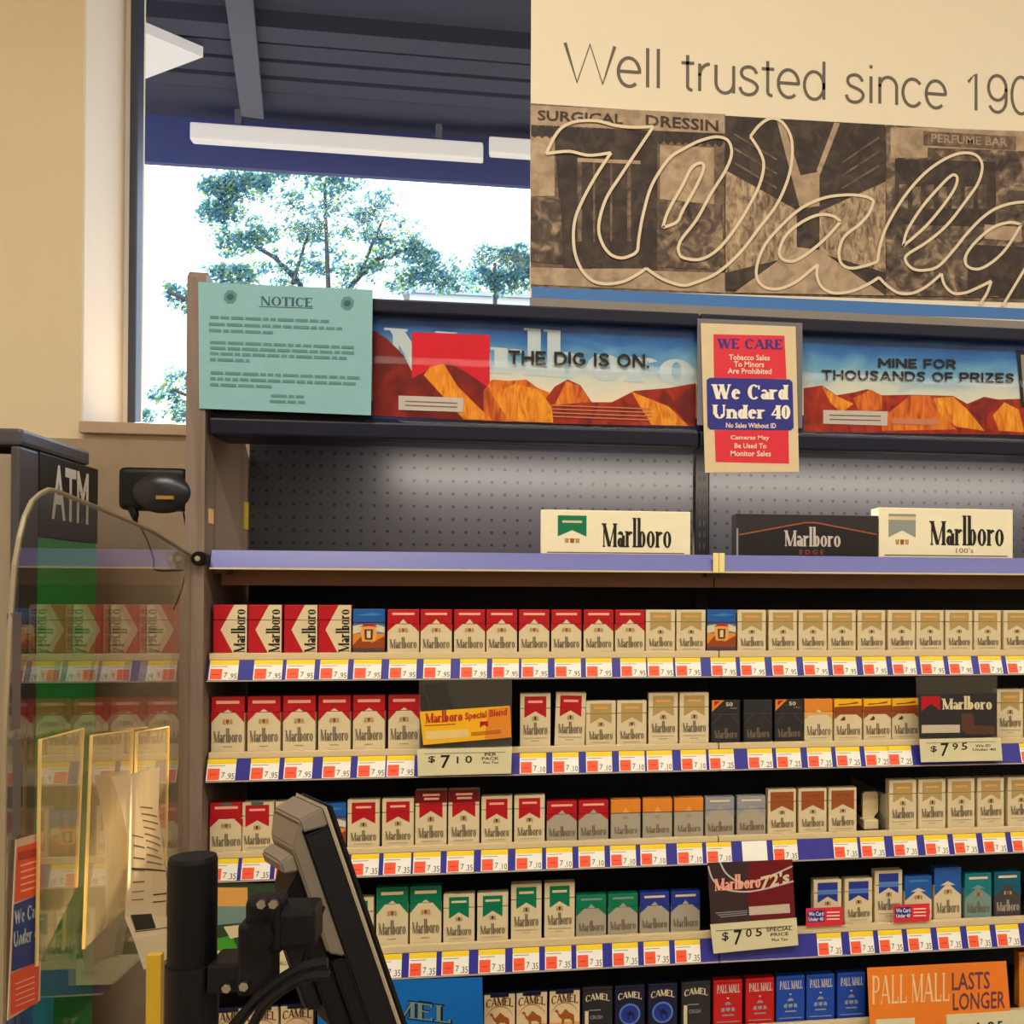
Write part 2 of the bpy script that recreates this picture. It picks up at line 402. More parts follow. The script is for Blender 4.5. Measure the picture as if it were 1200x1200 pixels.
# ------------------------------------------------------------------ outside: canopy, trees, low building
soff = mat('canopy_soffit_paint', (40, 44, 66), .7, vary=.1, scale=3)
soff2 = mat('canopy_beam_paint', (70, 72, 92), .6)
fasc = mat('canopy_fascia', (44, 52, 104), .5)
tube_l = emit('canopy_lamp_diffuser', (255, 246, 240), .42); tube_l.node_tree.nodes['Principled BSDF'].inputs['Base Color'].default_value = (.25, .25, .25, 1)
can = thing('canopy', 'dark canopy with ribbed soffit outside the window', 'canopy', (0, 3.5, 0))
def rel(o, child): child.location = -Vector(o.location); return child
YF = 3.5
zb = atY(400, 204, YF).z; zt = atY(400, 180, YF).z
m = MB(); m.box(-9, 9, YF, YF+.04, zb, zt+.55, fasc); rel(can, m.build('fascia', can))
ZS = atY(400, 150, YF).z
m = MB(); m.box(-9, 9, 1.6, YF-.001, ZS, ZS+.08, soff)
for py, hh in ((30, .07), (58, .04), (80, .034), (100, .034), (118, .02)):
    q = atZ(420, py, ZS); m.box(-9, 9, q.y-.06, q.y+.06, ZS-hh, ZS, soff)
rel(can, m.build('soffit', can))
a, b = atZ(296, 138, ZS-.10), atZ(280, 0, ZS-.10)
dr = (b-a); a2 = a; b2 = b+dr*.3; nn = Vector((dr.y, -dr.x, 0)).normalized()*.05
m = MB(); m.prism([a2+nn, b2+nn, b2-nn, a2-nn], (0, 0, .04), soff2); rel(can, m.build('cross_beam', can))
def px_light(name, pa, pb, h0, h1, label):
    A, B = atY(*pa, YF-.25), atY(*pb, YF-.25); z0, z1 = A.z-h0, A.z
    L = thing(name, label, 'light', ((A.x+B.x)/2, YF-.25, ZS))
    m = MB(); m.box(A.x, B.x, YF-.25, YF-.19, z0, z1, tube_l, .01); rel(L, m.build('diffuser', L))
    m = MB(); m.box(A.x+.2, A.x+.23, YF-.24, YF-.2, z1+.0005, z1+.08, soff2); m.box(B.x-.23, B.x-.2, YF-.24, YF-.2, z1+.0005, z1+.08, soff2); rel(L, m.build('bracket', L))
px_light('canopy_light', (222, 142), (566, 157), .085, 0, 'long white light box under the canopy outside, the left one')
px_light('canopy_light', (573, 159), (800, 167), .085, 0, 'white light box outside, cut off by the big banner edge')
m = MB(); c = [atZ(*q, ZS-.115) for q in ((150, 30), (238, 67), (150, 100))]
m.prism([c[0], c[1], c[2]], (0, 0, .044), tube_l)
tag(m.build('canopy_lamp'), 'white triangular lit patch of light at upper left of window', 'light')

leafm = [paper_mat('leaf_green_'+n, c, .5) for n, c in (('dark', (70, 112, 138)), ('mid', (98, 146, 158)), ('light', (140, 166, 116)))]
bark = mat('tree_bark', (70, 62, 60), .8)
def tree(label, Y, blobs, trunk, nleaf, size, base):
    t = thing('tree', label, 'tree', base)
    m = MB()
    for pts, r0 in trunk:
        P = [atY(x, y, Y) for x, y in pts]
        P = [p+Vector((0, random.uniform(-.1, .1), 0)) for p in P]
        if (pts, r0) == trunk[0]: P.insert(0, Vector((P[0].x, Y, -.5)))
        m.tube(P, [r0*(1-.7*i/len(P)) for i in range(len(P))], bark, 6)
    rel(t, m.build('trunk', t))
    f = MB(); tot = sum(b[2]*b[3] for b in blobs)
    for (bx, by, rx, ry) in blobs:
        for _ in range(int(nleaf*rx*ry/tot)):
            a = random.random()*6.283; q = math.sqrt(random.random())
            dx, dy = rx*q*math.cos(a), ry*q*math.sin(a)
            p = atY(bx+dx, by+dy, Y+random.uniform(-1, 1)*rx*.008)
            n = Vector((random.gauss(0, 1), random.gauss(0, 1), random.gauss(0, 1))).normalized(); u = n.orthogonal().normalized(); v = n.cross(u)
            s = size*random.uniform(.6, 1.4)
            f.poly([p-u*s, p-v*s*.45, p+u*s, p+v*s*.45], random.choice(leafm))
    rel(t, f.build('foliage', t)); return t
bl = []
for (x, y, rx, ry) in ((290, 215, 44, 18), (350, 225, 60, 22), (410, 235, 46, 28), (445, 260, 42, 22), (480, 285, 38, 20), (505, 310, 32, 22), (300, 260, 44, 22), (340, 290, 50, 26), (280, 300, 26, 30), (400, 290, 50, 30), (440, 320, 60, 18), (300, 325, 50, 14), (255, 245, 14, 12), (520, 328, 30, 10), (370, 200, 40, 10), (262, 220, 22, 10)):
    for k in range(17):
        bl.append((x+random.uniform(-1, 1)*rx*.95, y+random.uniform(-1, 1)*ry, random.uniform(8, 24), random.uniform(5, 13)))
tree('large leafy tree rising behind the teal notice sign, outside', 12.5, bl,
     [([(388, 480), (386, 340), (384, 290), (380, 215)], .05), ([(372, 400), (350, 330), (322, 302), (300, 290)], .05), ([(345, 335), (352, 300), (362, 270)], .03),
      ([(400, 420), (405, 340), (440, 305), (490, 285)], .05), ([(420, 322), (440, 280), (450, 250)], .03)], 17000, .034, (atY(388, 700, 12.5).x, 12.5, -.5))
bl = [(x+random.uniform(-9, 9), y+random.uniform(-9, 9), random.uniform(8, 17), random.uniform(6, 13)) for (x, y) in ((560, 300), (570, 320), (556, 330), (585, 295), (600, 305), (612, 320), (590, 328), (606, 300), (620, 310), (630, 318), (640, 305), (575, 335), (610, 335)) for k in range(4)]
tree('smaller bushy tree close to the left edge of the banner', 16, bl, [([(580, 480), (580, 345), (580, 310)], .06)], 4200, .045, (atY(580, 700, 16).x, 16, -.5))
bl = [(x+random.uniform(-7, 7), y+random.uniform(-5, 5), random.uniform(7, 13), random.uniform(4, 9)) for (x, y) in ((196, 342), (208, 352), (218, 345), (222, 365), (230, 358), (200, 338), (196, 448), (206, 460), (214, 470), (190, 463), (205, 482), (216, 488), (172, 484), (168, 488), (210, 440), (228, 450), (226, 480), (240, 400), (246, 430)) for k in range(3)]
tree('sparse leafy branches seen low in window left of the post', 9, bl, [([(262, 640), (262, 480), (250, 400), (228, 356), (200, 345)], .05), ([(258, 520), (235, 470), (205, 458)], .03)], 1500, .03, (atY(262, 700, 9).x, 9, -.5))
m = MB(); p0, p1 = atY(480, 338, 24), atY(760, 338, 24)
m.box(p0.x, p1.x, 24, 24.5, -.5, p0.z, mat('far_wall_paint', (200, 196, 190), .8)); m.box(p0.x-.2, p1.x, 23.9, 24.6, p0.z-.12, p0.z, mat('far_wall_coping', (165, 168, 172), .7))
tag(m.build('boundary_wall'), 'pale low wall outside below the small tree', 'wall')
m = MB(); m.box(-40, 40, 1.6, 60, -.6, -.5, mat('asphalt', (58, 60, 66), .9)); tag(m.build('ground'), kind='structure')
# ------------------------------------------------------------------ the tobacco fixture
PFY = -.02                                             # front edge of the end panel
ex0, ex1 = atY(217, 600, PFY).x, atY(239.5, 600, PFY).x
YBK = max(.25, min(.5, atX(290, 600, ex1).y))          # pegboard depth, read off the end panel's back edge
X0 = ex1+.003; XM = atY(842, 830, 0).x; X1 = atY(1420, 800, 0).x
fix = thing('display_fixture', 'tall tobacco wall fixture with grey wood end panel and dark pegboard back', 'shelf fixture', (X0, .1, 0))
prof = [(PFY, 0), (YBK+.02, 0)]
c1, c2 = atX(290, 541, ex1), atX(278, 503, ex1)
prof += [(YBK+.02, c1.z), (c2.y+.02, c2.z+.01)]
zt_ = atY(228, 315, PFY).z; t2 = atX(251, 331, ex1)
yb2 = max(.05, t2.y)
prof += [(yb2, c2.z+.03), (yb2, zt_-.055)]
for a in range(15, 91, 15): prof.append((yb2-.05+.05*math.cos(R_(a)), zt_-.055+.05*math.sin(R_(a))))
prof += [(PFY+.012, zt_-.002), (PFY, zt_-.014)]
m = MB(); m.prism([(ex0, y, z) for y, z in prof], (ex1-ex0, 0, 0), wood); rel(fix, m.build('end_panel', fix))
# pegboard with punched dots
pb = mat('pegboard_metal', (56, 57, 68), .38, metal=.2, vary=.05, spec=.6); nt = pb.node_tree; B = nt.nodes['Principled BSDF']
tc = nt.nodes.new('ShaderNodeTexCoord'); vm = nt.nodes.new('ShaderNodeVectorMath'); vm.operation = 'SCALE'; vm.inputs['Scale'].default_value = 1/.0262
fr = nt.nodes.new('ShaderNodeVectorMath'); fr.operation = 'FRACTION'; sb = nt.nodes.new('ShaderNodeVectorMath'); sb.operation = 'SUBTRACT'; sb.inputs[1].default_value = (.5, .5, .5)
ml = nt.nodes.new('ShaderNodeVectorMath'); ml.operation = 'MULTIPLY'; ml.inputs[1].default_value = (1, 0, 1)
ln = nt.nodes.new('ShaderNodeVectorMath'); ln.operation = 'LENGTH'; lt = nt.nodes.new('ShaderNodeMath'); lt.operation = 'LESS_THAN'; lt.inputs[1].default_value = .125
for a, b in ((tc.outputs['Object'], vm.inputs[0]), (vm.outputs[0], fr.inputs[0]), (fr.outputs[0], sb.inputs[0]), (sb.outputs[0], ml.inputs[0]), (ml.outputs[0], ln.inputs[0]), (ln.outputs['Value'], lt.inputs[0])): nt.links.new(a, b)
mx = nt.nodes.new('ShaderNodeMix'); mx.data_type = 'RGBA'; mx.inputs['B'].default_value = (.004, .004, .005, 1)
old = B.inputs['Base Color'].links[0].from_socket; nt.links.new(old, mx.inputs['A']); nt.links.new(lt.outputs[0], mx.inputs['Factor']); nt.links.new(mx.outputs['Result'], B.inputs['Base Color'])
zdeck = atY(842, 651, 0).z; zhb = atY(640, 520, -.005).z
zht = atY(628, 359, -.005).z
xu0, xu1 = atY(814, 600, YBK).x, atY(829, 600, YBK).x
m = MB(); m.box(X0, xu0-.004, YBK, YBK+.015, zdeck-.02, zht, pb); rel(fix, m.build('pegboard', fix))
m = MB(); m.box(xu1+.004, X1, YBK, YBK+.015, zdeck-.02, zht, pb); rel(fix, m.build('pegboard', fix))
m = MB(); m.box(xu0, xu1, YBK-.012, YBK+.03, 0, zht, blackm, .002)
zz = zdeck
while zz < zhb+.05:
    for dx in (-.004, .004): m.box((xu0+xu1)/2+dx*1.2-.0022, (xu0+xu1)/2+dx*1.2+.0022, YBK-.0128, YBK-.0119, zz, zz+.013, ink)
    zz += .024
rel(fix, m.build('upright', fix))
m = MB(); m.box(X0, X1, YBK, YBK+.015, .1, zdeck-.021, darkin); rel(fix, m.build('back_panel', fix))
m = MB(); m.box(X0, X1, .02, YBK, 0, .12, darkin); rel(fix, m.build('base', fix))

# header light boxes
def header(name, xa, xb, label):
    h = thing(name, label, 'header sign', ((xa+xb)/2, .05, zhb))
    m = MB(); m.box(xa, xb, .012, .10, zhb, zht, navy, .003)
    m.box(xa, xb, -.012, .012, zhb, zhb+.030, navy, .004); m.box(xa, xb, -.012, .012, zht-.026, zht, navy, .004)
    rel(h, m.build('frame', h))
    m = MB(); m.box(xa+.002, xb-.002, -.006, -.003, zhb+.028, zht-.024, clear('header_clear_cover', (.98, .98, .98), 1.16)); rel(h, m.build('clear_cover', h)); return h
xa = atY(818, 450, 0).x; xb = atY(941, 450, 0).x
hl = header('header_light_box', X0, xa, 'left header box with canyon poster reading THE DIG IS ON')
hr = header('header_light_box', xa+.002, X1, 'right header box with canyon poster reading MINE FOR THOUSANDS OF PRIZES')
def grad_mat(name, z0, z1, stops, noise=.25, scale=9, rough=.3):
    m = ramp_mat(name, stops, scale, rough, (1, 1, 1.7), 6, .8, .5); nt = m.node_tree
    cr = [n for n in nt.nodes if n.type == 'VALTORGB'][0]; nz = [n for n in nt.nodes if n.type == 'TEX_NOISE'][0]; tc = [n for n in nt.nodes if n.type == 'TEX_COORD'][0]
    sx = nt.nodes.new('ShaderNodeSeparateXYZ'); nt.links.new(tc.outputs['Object'], sx.inputs[0])
    mr = nt.nodes.new('ShaderNodeMapRange'); mr.inputs['From Min'].default_value = z0; mr.inputs['From Max'].default_value = z1; nt.links.new(sx.outputs['Z'], mr.inputs['Value'])
    ma = nt.nodes.new('ShaderNodeMath'); ma.operation = 'MULTIPLY_ADD'; ma.inputs[1].default_value = noise*2; ma.inputs[2].default_value = -noise
    nt.links.new(nz.outputs['Fac'], ma.inputs[0]); ad = nt.nodes.new('ShaderNodeMath'); ad.operation = 'ADD'
    nt.links.new(mr.outputs[0], ad.inputs[0]); nt.links.new(ma.outputs[0], ad.inputs[1]); nt.links.new(ad.outputs[0], cr.inputs['Fac']); return m
sky = grad_mat('poster_sky', zhb+.06, zht-.03, [(.12, (244, 232, 200)), (.42, (214, 220, 208)), (.62, (110, 172, 208)), (.8, (38, 112, 184)), (1.0, (8, 62, 146))])
skyd = mat('poster_sky_top', (14, 66, 150), .25, vary=.25, scale=12)
rk1 = ramp_mat('poster_rock_red', [(.3, (110, 26, 22)), (.55, (172, 48, 26)), (.8, (206, 80, 34))], 22, .3, (1.6, 1, .9), 5, 1.2)
rk2 = ramp_mat('poster_rock_orange', [(.25, (150, 46, 20)), (.5, (224, 112, 36)), (.8, (250, 164, 50))], 26, .3, (2.4, 1, .6), 5, 1.4)
rk3 = ramp_mat('poster_rock_dark', [(.3, (84, 18, 26)), (.6, (140, 36, 30)), (.85, (170, 56, 34))], 20, .3, (1.3, 1, 1), 5, 1)
rk4 = ramp_mat('poster_rock_yellow', [(.25, (206, 90, 24)), (.55, (246, 158, 40)), (.85, (255, 196, 70))], 30, .3, (3, 1, .7), 5, 1.6)
redm = mat('poster_red', (222, 12, 44), .3)
ghost = mat('poster_pale_letters', (196, 214, 220), .35)
def q3(p): return (430+p[0]/3, 330+p[1]/3)
m = MB(); f = Face(m, .0118)
f.poly([(436, 362), (818, 382), (818, 502), (436, 490)], skyd).up()
f.poly([q3(p) for p in ((18, 110), (1160, 168), (1160, 480), (18, 420))], sky).up()
# pale giant letters behind the slogan
f.quadtext(serif2d('Marlboro', .2, .08), q3((60, 300)), q3((1150, 370)), q3((60, 128)), ghost).up()
f.poly([q3(p) for p in ((20, 170), (70, 200), (130, 260), (165, 330), (160, 380), (20, 470))], rk3).up()
f.poly([q3(p) for p in ((158, 178), (432, 188), (432, 440), (158, 400))], redm).up()
f.poly([q3(p) for p in ((20, 290), (60, 300), (120, 360), (200, 320), (290, 285), (350, 320), (430, 375), (430, 492), (20, 472))], rk3).up()
f.poly([q3(p) for p in ((410, 385), (440, 345), (500, 350), (560, 345), (600, 375), (640, 390), (660, 498), (410, 490))], rk2)
f.poly([q3(p) for p in ((630, 410), (660, 370), (705, 345), (750, 365), (790, 425), (860, 425), (940, 385), (1060, 375), (1155, 358), (1155, 510), (640, 500))], rk1).up()
f.poly([q3(p) for p in ((200, 330), (225, 300), (270, 290), (320, 370), (380, 430), (440, 488), (340, 485))], rk4)
f.poly([q3(p) for p in ((440, 400), (520, 360), (600, 380), (650, 440), (655, 497), (500, 490))], rk4)
f.poly([q3(p) for p in ((930, 388), (1060, 440), (1130, 508), (1000, 505), (960, 440))], rk4)
f.poly([q3(p) for p in ((700, 350), (750, 368), (785, 425), (720, 430), (660, 435))], rk2).up()
f.poly([q3(p) for p in ((1065, 430), (1155, 360), (1155, 505), (1110, 480))], rk3).up()
f.poly([q3(p) for p in ((112, 402), (340, 410), (338, 460), (112, 452))], mat('poster_warning_white', (206, 196, 186), .4)).up()
for k in range(2):
    f.poly([q3(p) for p in ((135, 420+k*14), (318, 427+k*14), (318, 431+k*14), (135, 424+k*14))], inkgrey)
for k in range(4): f.poly([q3(p) for p in ((650, 434+k*13), (1000, 447+k*13), (1000, 451+k*13), (650, 438+k*13))], mat('poster_small_print', (206, 130, 96), .4))
f.up()
f.quadtext(heavy2d('THE DIG IS ON.'), (595.5, 427.8), (760.5, 432.6), (595.5, 410.8), ink)
rel(hl, m.build('poster', hl))
def q7(p): return (800+p[0]/3, 340+p[1]/3)
m = MB(); f = Face(m, .0118)
f.poly([(940, 385), (1264, 396), (1264, 510), (940, 507)], skyd).up()
f.poly([q7(p) for p in ((420, 150), (1390, 170), (1390, 450), (420, 440))], sky).up()
f.poly([q7(p) for p in ((425, 345), (490, 335), (540, 370), (600, 360), (650, 348), (700, 370), (800, 368), (950, 372), (1000, 400), (1060, 375), (1110, 385), (1250, 380), (1390, 400), (1390, 512), (425, 498))], rk1).up()
f.poly([q7(p) for p in ((490, 340), (540, 372), (600, 400), (560, 430), (520, 400))], rk4)
f.poly([q7(p) for p in ((700, 450), (800, 370), (870, 372), (900, 420), (960, 490), (700, 495))], rk2)
f.poly([q7(p) for p in ((880, 380), (950, 375), (1000, 420), (1060, 495), (960, 480), (900, 430))], rk4)
f.poly([q7(p) for p in ((1090, 440), (1130, 395), (1180, 420), (1200, 500), (1110, 495))], rk4)
f.poly([q7(p) for p in ((600, 380), (660, 350), (700, 372), (700, 420), (620, 430))], rk2).up()
f.poly([q7(p) for p in ((1020, 400), (1060, 378), (1110, 388), (1080, 430), (1060, 460), (1010, 430))], rk3).up()
f.poly([q7(p) for p in ((1172, 212), (1400, 222), (1400, 420), (1188, 412))], ink)
f.poly([q7(p) for p in ((493, 422), (720, 427), (718, 477), (493, 470))], mat('poster_warning_white', (206, 196, 186), .4))
f.poly([q7(p) for p in ((735, 450), (895, 455), (895, 475), (735, 470))], mat('poster_small_print', (206, 130, 96), .4)).up()
f.poly([q7(p) for p in ((1186, 228), (1400, 238), (1400, 405), (1198, 398))], mat('poster_frame_grey', (150, 148, 140), .4))
for k in range(2): f.poly([q7(p) for p in ((515, 438+k*15), (695, 442+k*15), (695, 446+k*15), (515, 442+k*15))], inkgrey)
f.up()
f.quadtext(heavy2d('MINE FOR'), (1028.5, 431.8), (1119.5, 433.3), (1028.5, 419.8), ink)
f.quadtext(heavy2d('THOUSANDS OF PRIZES'), (962.5, 446.2), (1187.5, 449.8), (962.5, 433.6), ink)
rel(hr, m.build('poster', hr))

xh0, xh1 = atY(430, 520, .06).x, X1-.1
lamp('header_tube_light', 'AREA', ((xh0+xh1)/2, .075, zhb-.004), (R_(36), 0, 0), 8.0, (1, .88, .7), shape='RECTANGLE', size=xh1-xh0, size_y=.03)
# teal notice
teal = mat('teal_notice_paper', (134, 184, 190), .55, vary=.05)
tealink = mat('notice_ink', (52, 92, 106), .6); tealmid = mat('notice_small_print', (88, 138, 136), .6)
nt_ = thing('notice_sign', 'teal NOTICE sign with dark small print at left end of header', 'sign', (atY(335, 480, -.016).x, -.016, atY(335, 483, -.016).z))
m = MB(); NP = [(233, 331), (437, 340), (435, 487), (234, 479)]
m.prism([atY(x, y, -.0205) for x, y in NP], (0, -.003, 0), teal); rel(nt_, m.build('board', nt_))
m = MB(); f = Face(m, -.0238)
def q5(p): return (220+p[0]/4, 300+p[1]/4)
f.quadtext(serif2d('NOTICE', .2, .08, .06), q5((338, 232)), q5((584, 240)), q5((338, 188)), tealink)
f.poly([q5(p) for p in ((334, 239), (588, 247), (588, 243), (334, 235))], tealink)
for cx, cy in ((200, 192), (748, 222)):
    f.poly([q5((cx+34*math.cos(a*.7854+.39)*(1 if a % 2 else .9), cy+34*math.sin(a*.7854+.39))) for a in range(8)], tealmid)
f.up()
for cx, cy in ((200, 192), (748, 222)):
    f.poly([q5((cx+18*math.cos(a*1.047), cy+16*math.sin(a*1.047))) for a in range(6)], tealink); 
random.seed(3)
for (x0, x1, y) in ((105, 665, 280), (100, 735, 312), (100, 400, 342), (105, 780, 398), (105, 790, 424), (105, 745, 450), (105, 290, 478), (108, 815, 540), (105, 805, 568), (105, 410, 596), (390, 545, 638), (385, 550, 664)):
    x = x0
    while x < x1-12:
        w = min(random.choice((26, 40, 58, 74)), x1-x); dy = (x-105)*.036
        f.poly([q5(p) for p in ((x, y+dy), (x+w, y+dy+w*.036), (x+w, y+13+dy+w*.036), (x, y+13+dy))], tealmid); x += w+9
rel(nt_, m.build('print', nt_))

# WE CARE sign
redp = mat('sign_red', (226, 44, 62), .5); bluep = mat('sign_blue', (42, 44, 140), .5); pinkink = mat('sign_pale_ink', (255, 220, 200), .6)
def wecard(root, Y, corners, fn):
    pass
ws = thing('we_card_sign', 'cream sign with red and blue blocks reading We Card Under 40', 'sign', (atY(880, 550, -.02).x, -.02, atY(880, 553, -.02).z))
m = MB(); m.prism([atY(x, y, -.018) for x, y in ((821, 379), (932, 383), (936, 553), (826, 554))], (0, -.0025, 0), mat('sign_cream', (226, 204, 164), .6)); rel(ws, m.build('card', ws))
m = MB(); f = Face(m, -.0209)
f.poly([q7(p) for p in ((108, 155), (358, 160), (365, 312), (110, 310))], redp)
f.poly([q7(p) for p in ((112, 492), (372, 492), (374, 610), (116, 604))], redp).up()
f.poly([q7(p) for p in ((84, 316), (96, 308), (376, 314), (386, 324), (390, 484), (380, 493), (96, 490), (87, 480))], bluep).up()
f.quadtext(serif2d('WE CARE', .2, .08), q7((120, 205)), q7((350, 208)), q7((120, 170)), bluep)
f.quadtext(serif2d('We Card', .24, .1, .05), q7((100, 384)), q7((372, 386)), q7((100, 330)), white)
f.quadtext(serif2d('Under 40', .24, .1, .05), q7((104, 452)), q7((378, 454)), q7((104, 402)), white)
for s, a, b, t in (('Tobacco Sales', (162, 246), (306, 248), 226), ('To Minors', (180, 270), (286, 272), 250), ('Are Prohibited', (158, 294), (312, 296), 274), ('No Sales Without ID', (152, 484), (328, 486), 466),
                   ('Cameras May', (168, 530), (304, 531), 510), ('Be Used To', (182, 556), (294, 557), 538), ('Monitor Sales', (168, 584), (310, 585), 564)):
    f.quadtext(text2d(s, .02), q7(a), q7(b), q7((a[0], t)), pinkink)
rel(ws, m.build('print', ws))
m = MB(); m.box(atY(817, 460, -.0155).x, atY(940, 460, -.0155).x, -.0165, -.0125, atY(880, 500, -.0155).z, atY(880, 376, -.0155).z, mat('grey_sign_holder', (116, 112, 116), .3)); rel(ws, m.build('holder', ws))

# big banner above
YBN = .13
bc = mat('banner_cream', (242, 230, 204), .6, vary=.02, scale=4)
bxl, bxr = atY(621.5, 200, YBN).x, X1
bzb = zht+.001
ban = thing('store_banner', 'large cream banner with sepia store photos and white script outline', 'banner', ((bxl+bxr)/2, YBN, bzb))
m = MB(); m.box(bxl, bxr, YBN, YBN+.02, bzb, 2.95, bc); rel(ban, m.build('panel', ban))
m = MB(); m.box(bxl, bxr, YBN-.012, YBN-.0035, bzb, atY(900, 362, YBN-.012).z, mat('banner_grey_rail', (140, 132, 122), .4)); rel(ban, m.build('bottom_rail', ban))
sep = lambda n, a, b, c, sc=30, st=(1, 1, 1): ramp_mat(n, [(.3, a), (.5, b), (.72, c)], sc, .55, st, 6, .9)
s_dark = sep('sepia_dark', (44, 36, 32), (62, 50, 43), (88, 72, 60))
s_mid = sep('sepia_mid', (70, 56, 48), (112, 92, 76), (150, 126, 102), 40)
s_busy = sep('sepia_busy', (46, 38, 34), (98, 82, 68), (182, 156, 126), 34)
s_light = sep('sepia_light', (150, 128, 104), (176, 152, 124), (196, 172, 142))
s_crowd = sep('sepia_crowd', (84, 68, 56), (160, 136, 108), (206, 182, 148), 60, (1.6, 1, .7))
m = MB(); f = Face(m, YBN-.0005)
def r2(p): return (400+p[0]/3, p[1]/3)
def r3(p): return (800+p[0]/3, p[1]/3)
f.poly([(622, 121), (1420, 173), (1420, 361), (622, 338)], s_mid).up()
f.poly([(623, 336), (1264, 364.5), (1420, 371), (1420, 383), (1264, 377), (623, 353)], mat('banner_blue_stripe', (66, 122, 190), .5)).up()
# left photo: shop front
f.poly([r2(p) for p in ((665, 370), (1200, 395), (1350, 402), (1350, 470), (665, 445))], s_light)
f.poly([r2(p) for p in ((665, 480), (750, 480), (750, 690), (665, 690))], s_light)
f.poly([r2(p) for p in ((750, 470), (1110, 500), (1110, 960), (780, 950))], s_dark)
f.poly([r2(p) for p in ((665, 690), (770, 700), (780, 930), (665, 920))], s_busy)
f.poly([r2(p) for p in ((1120, 510), (1310, 520), (1310, 720), (1120, 700))], s_light)
f.poly([r2(p) for p in ((1110, 705), (1340, 720), (1340, 950), (1110, 940))], s_busy)
f.poly([r2(p) for p in ((665, 940), (1350, 960), (1350, 1030), (665, 1000))], s_light).up()
for k in range(26):
    x = 668+k*26; f.poly([r2(p) for p in ((x, 440+k*1.2), (x+24, 441+k*1.2), (x+24, 474+k*1.2), (x+12, 486+k*1.2), (x, 474+k*1.2))], s_dark)
for x0, x1 in ((830, 845), (1005, 1018), (885, 892), (945, 952)): f.poly([r2(p) for p in ((x0, 560), (x1, 560), (x1, 850), (x0, 850))], s_mid)
f.poly([r2(p) for p in ((830, 556), (1052, 566), (1052, 578), (830, 570))], s_light)
f.poly([r2(p) for p in ((880, 945), (1060, 945), (1080, 990), (880, 980))], s_light).up()
f.quadtext(text2d('SURGICAL', .02), r2((690, 424)), r2((990, 438)), r2((690, 388)), s_dark)
f.quadtext(text2d('DRESSIN', .02), r2((1070, 444)), r2((1325, 464)), r2((1070, 404)), s_dark)
# middle photo: long aisle
f.poly([r3(p) for p in ((148, 408), (712, 440), (712, 1040), (148, 1020))], s_dark)
f.poly([r3(p) for p in ((714, 440), (1400, 480), (1400, 1050), (714, 1040))], s_busy).up()
f.poly([r3(p) for p in ((150, 600), (400, 740), (400, 900), (150, 960))], s_crowd)
f.poly([r3(p) for p in ((712, 640), (480, 745), (480, 890), (712, 960))], s_crowd)
f.poly([r3(p) for p in ((400, 870), (480, 880), (712, 1040), (180, 1030))], s_light)
f.poly([r3(p) for p in ((330, 425), (352, 425), (440, 700), (410, 730))], s_light); f.poly([r3(p) for p in ((532, 432), (552, 435), (480, 620), (470, 600))], s_light)
f.poly([r3(p) for p in ((400, 620), (480, 605), (480, 725), (410, 735))], s_light)
f.poly([r3(p) for p in ((730, 450), (860, 450), (860, 556), (730, 556))], s_light)
f.poly([r3(p) for p in ((840, 450), (1400, 470), (1400, 540), (840, 520))], s_light)
f.poly([r3(p) for p in ((745, 560), (1100, 570), (1100, 800), (745, 790))], s_dark)
f.poly([r3(p) for p in ((1060, 790), (1190, 800), (1190, 850), (1060, 840))], s_light)
f.poly([r3(p) for p in ((1000, 860), (1400, 880), (1400, 1050), (1000, 1040))], s_dark).up()
for k in range(7): f.poly([r3(p) for p in ((760+k*46, 650+(k % 2)*8), (790+k*46, 650+(k % 2)*8), (790+k*46, 735), (760+k*46, 735))], s_busy)
for k in range(3): f.poly([r3(p) for p in ((180, 470+k*50), (330, 560+k*50), (330, 566+k*50), (180, 478+k*50))], s_mid); f.poly([r3(p) for p in ((690, 480+k*50), (560, 570+k*45), (560, 576+k*45), (690, 488+k*50))], s_mid)
f.poly([r3(p) for p in ((845, 462), (1170, 482), (1170, 530), (845, 512))], s_mid).up()
f.quadtext(text2d('PERFUME BAR', .015), r3((872, 502)), r3((1140, 518)), r3((872, 472)), s_light).up()
f.k += 1
rel(ban, m.build('photo_print', ban))
m = MB(); f = Face(m, YBN-.0045)
nb = mat('banner_script_white', (232, 214, 182), .5)
Wp = [r2(p) for p in ((720, 540), (750, 480), (780, 445), (830, 426), (900, 425), (960, 440), (1020, 447), (1097, 445))]
f.ribbon(smooth_path(Wp), .006, nb)
Wp = [r2(p) for p in ((1097, 445), (1040, 530), (980, 620), (930, 700), (905, 790), (915, 850), (945, 893), (985, 907), (1025, 895), (1042, 880))]; f.ribbon(smooth_path(Wp), .006, nb)
Wp = [r2(p) for p in ((1042, 880), (1047, 830), (1062, 750), (1092, 650), (1150, 560))]+[r3(p) for p in ((0, 525), (60, 495), (120, 481), (160, 495), (172, 540), (150, 600), (100, 680), (50, 770), (0, 835))]+[r2(p) for p in ((1188, 858), (1185, 880))]+[r3(p) for p in ((0, 905), (60, 912), (120, 880), (180, 810), (230, 730), (270, 650), (285, 580), (270, 530), (238, 480))]; f.ribbon(smooth_path(Wp), .006, nb)
Wp = [r3(p) for p in ((238, 480), (270, 440), (310, 416), (350, 430), (380, 480), (385, 550), (370, 630), (330, 720), (270, 800), (200, 890), (120, 960), (40, 995))]+[r2(p) for p in ((1200, 1003), (1150, 990), (1110, 970), (1072, 943))]; f.ribbon(smooth_path(Wp), .006, nb)
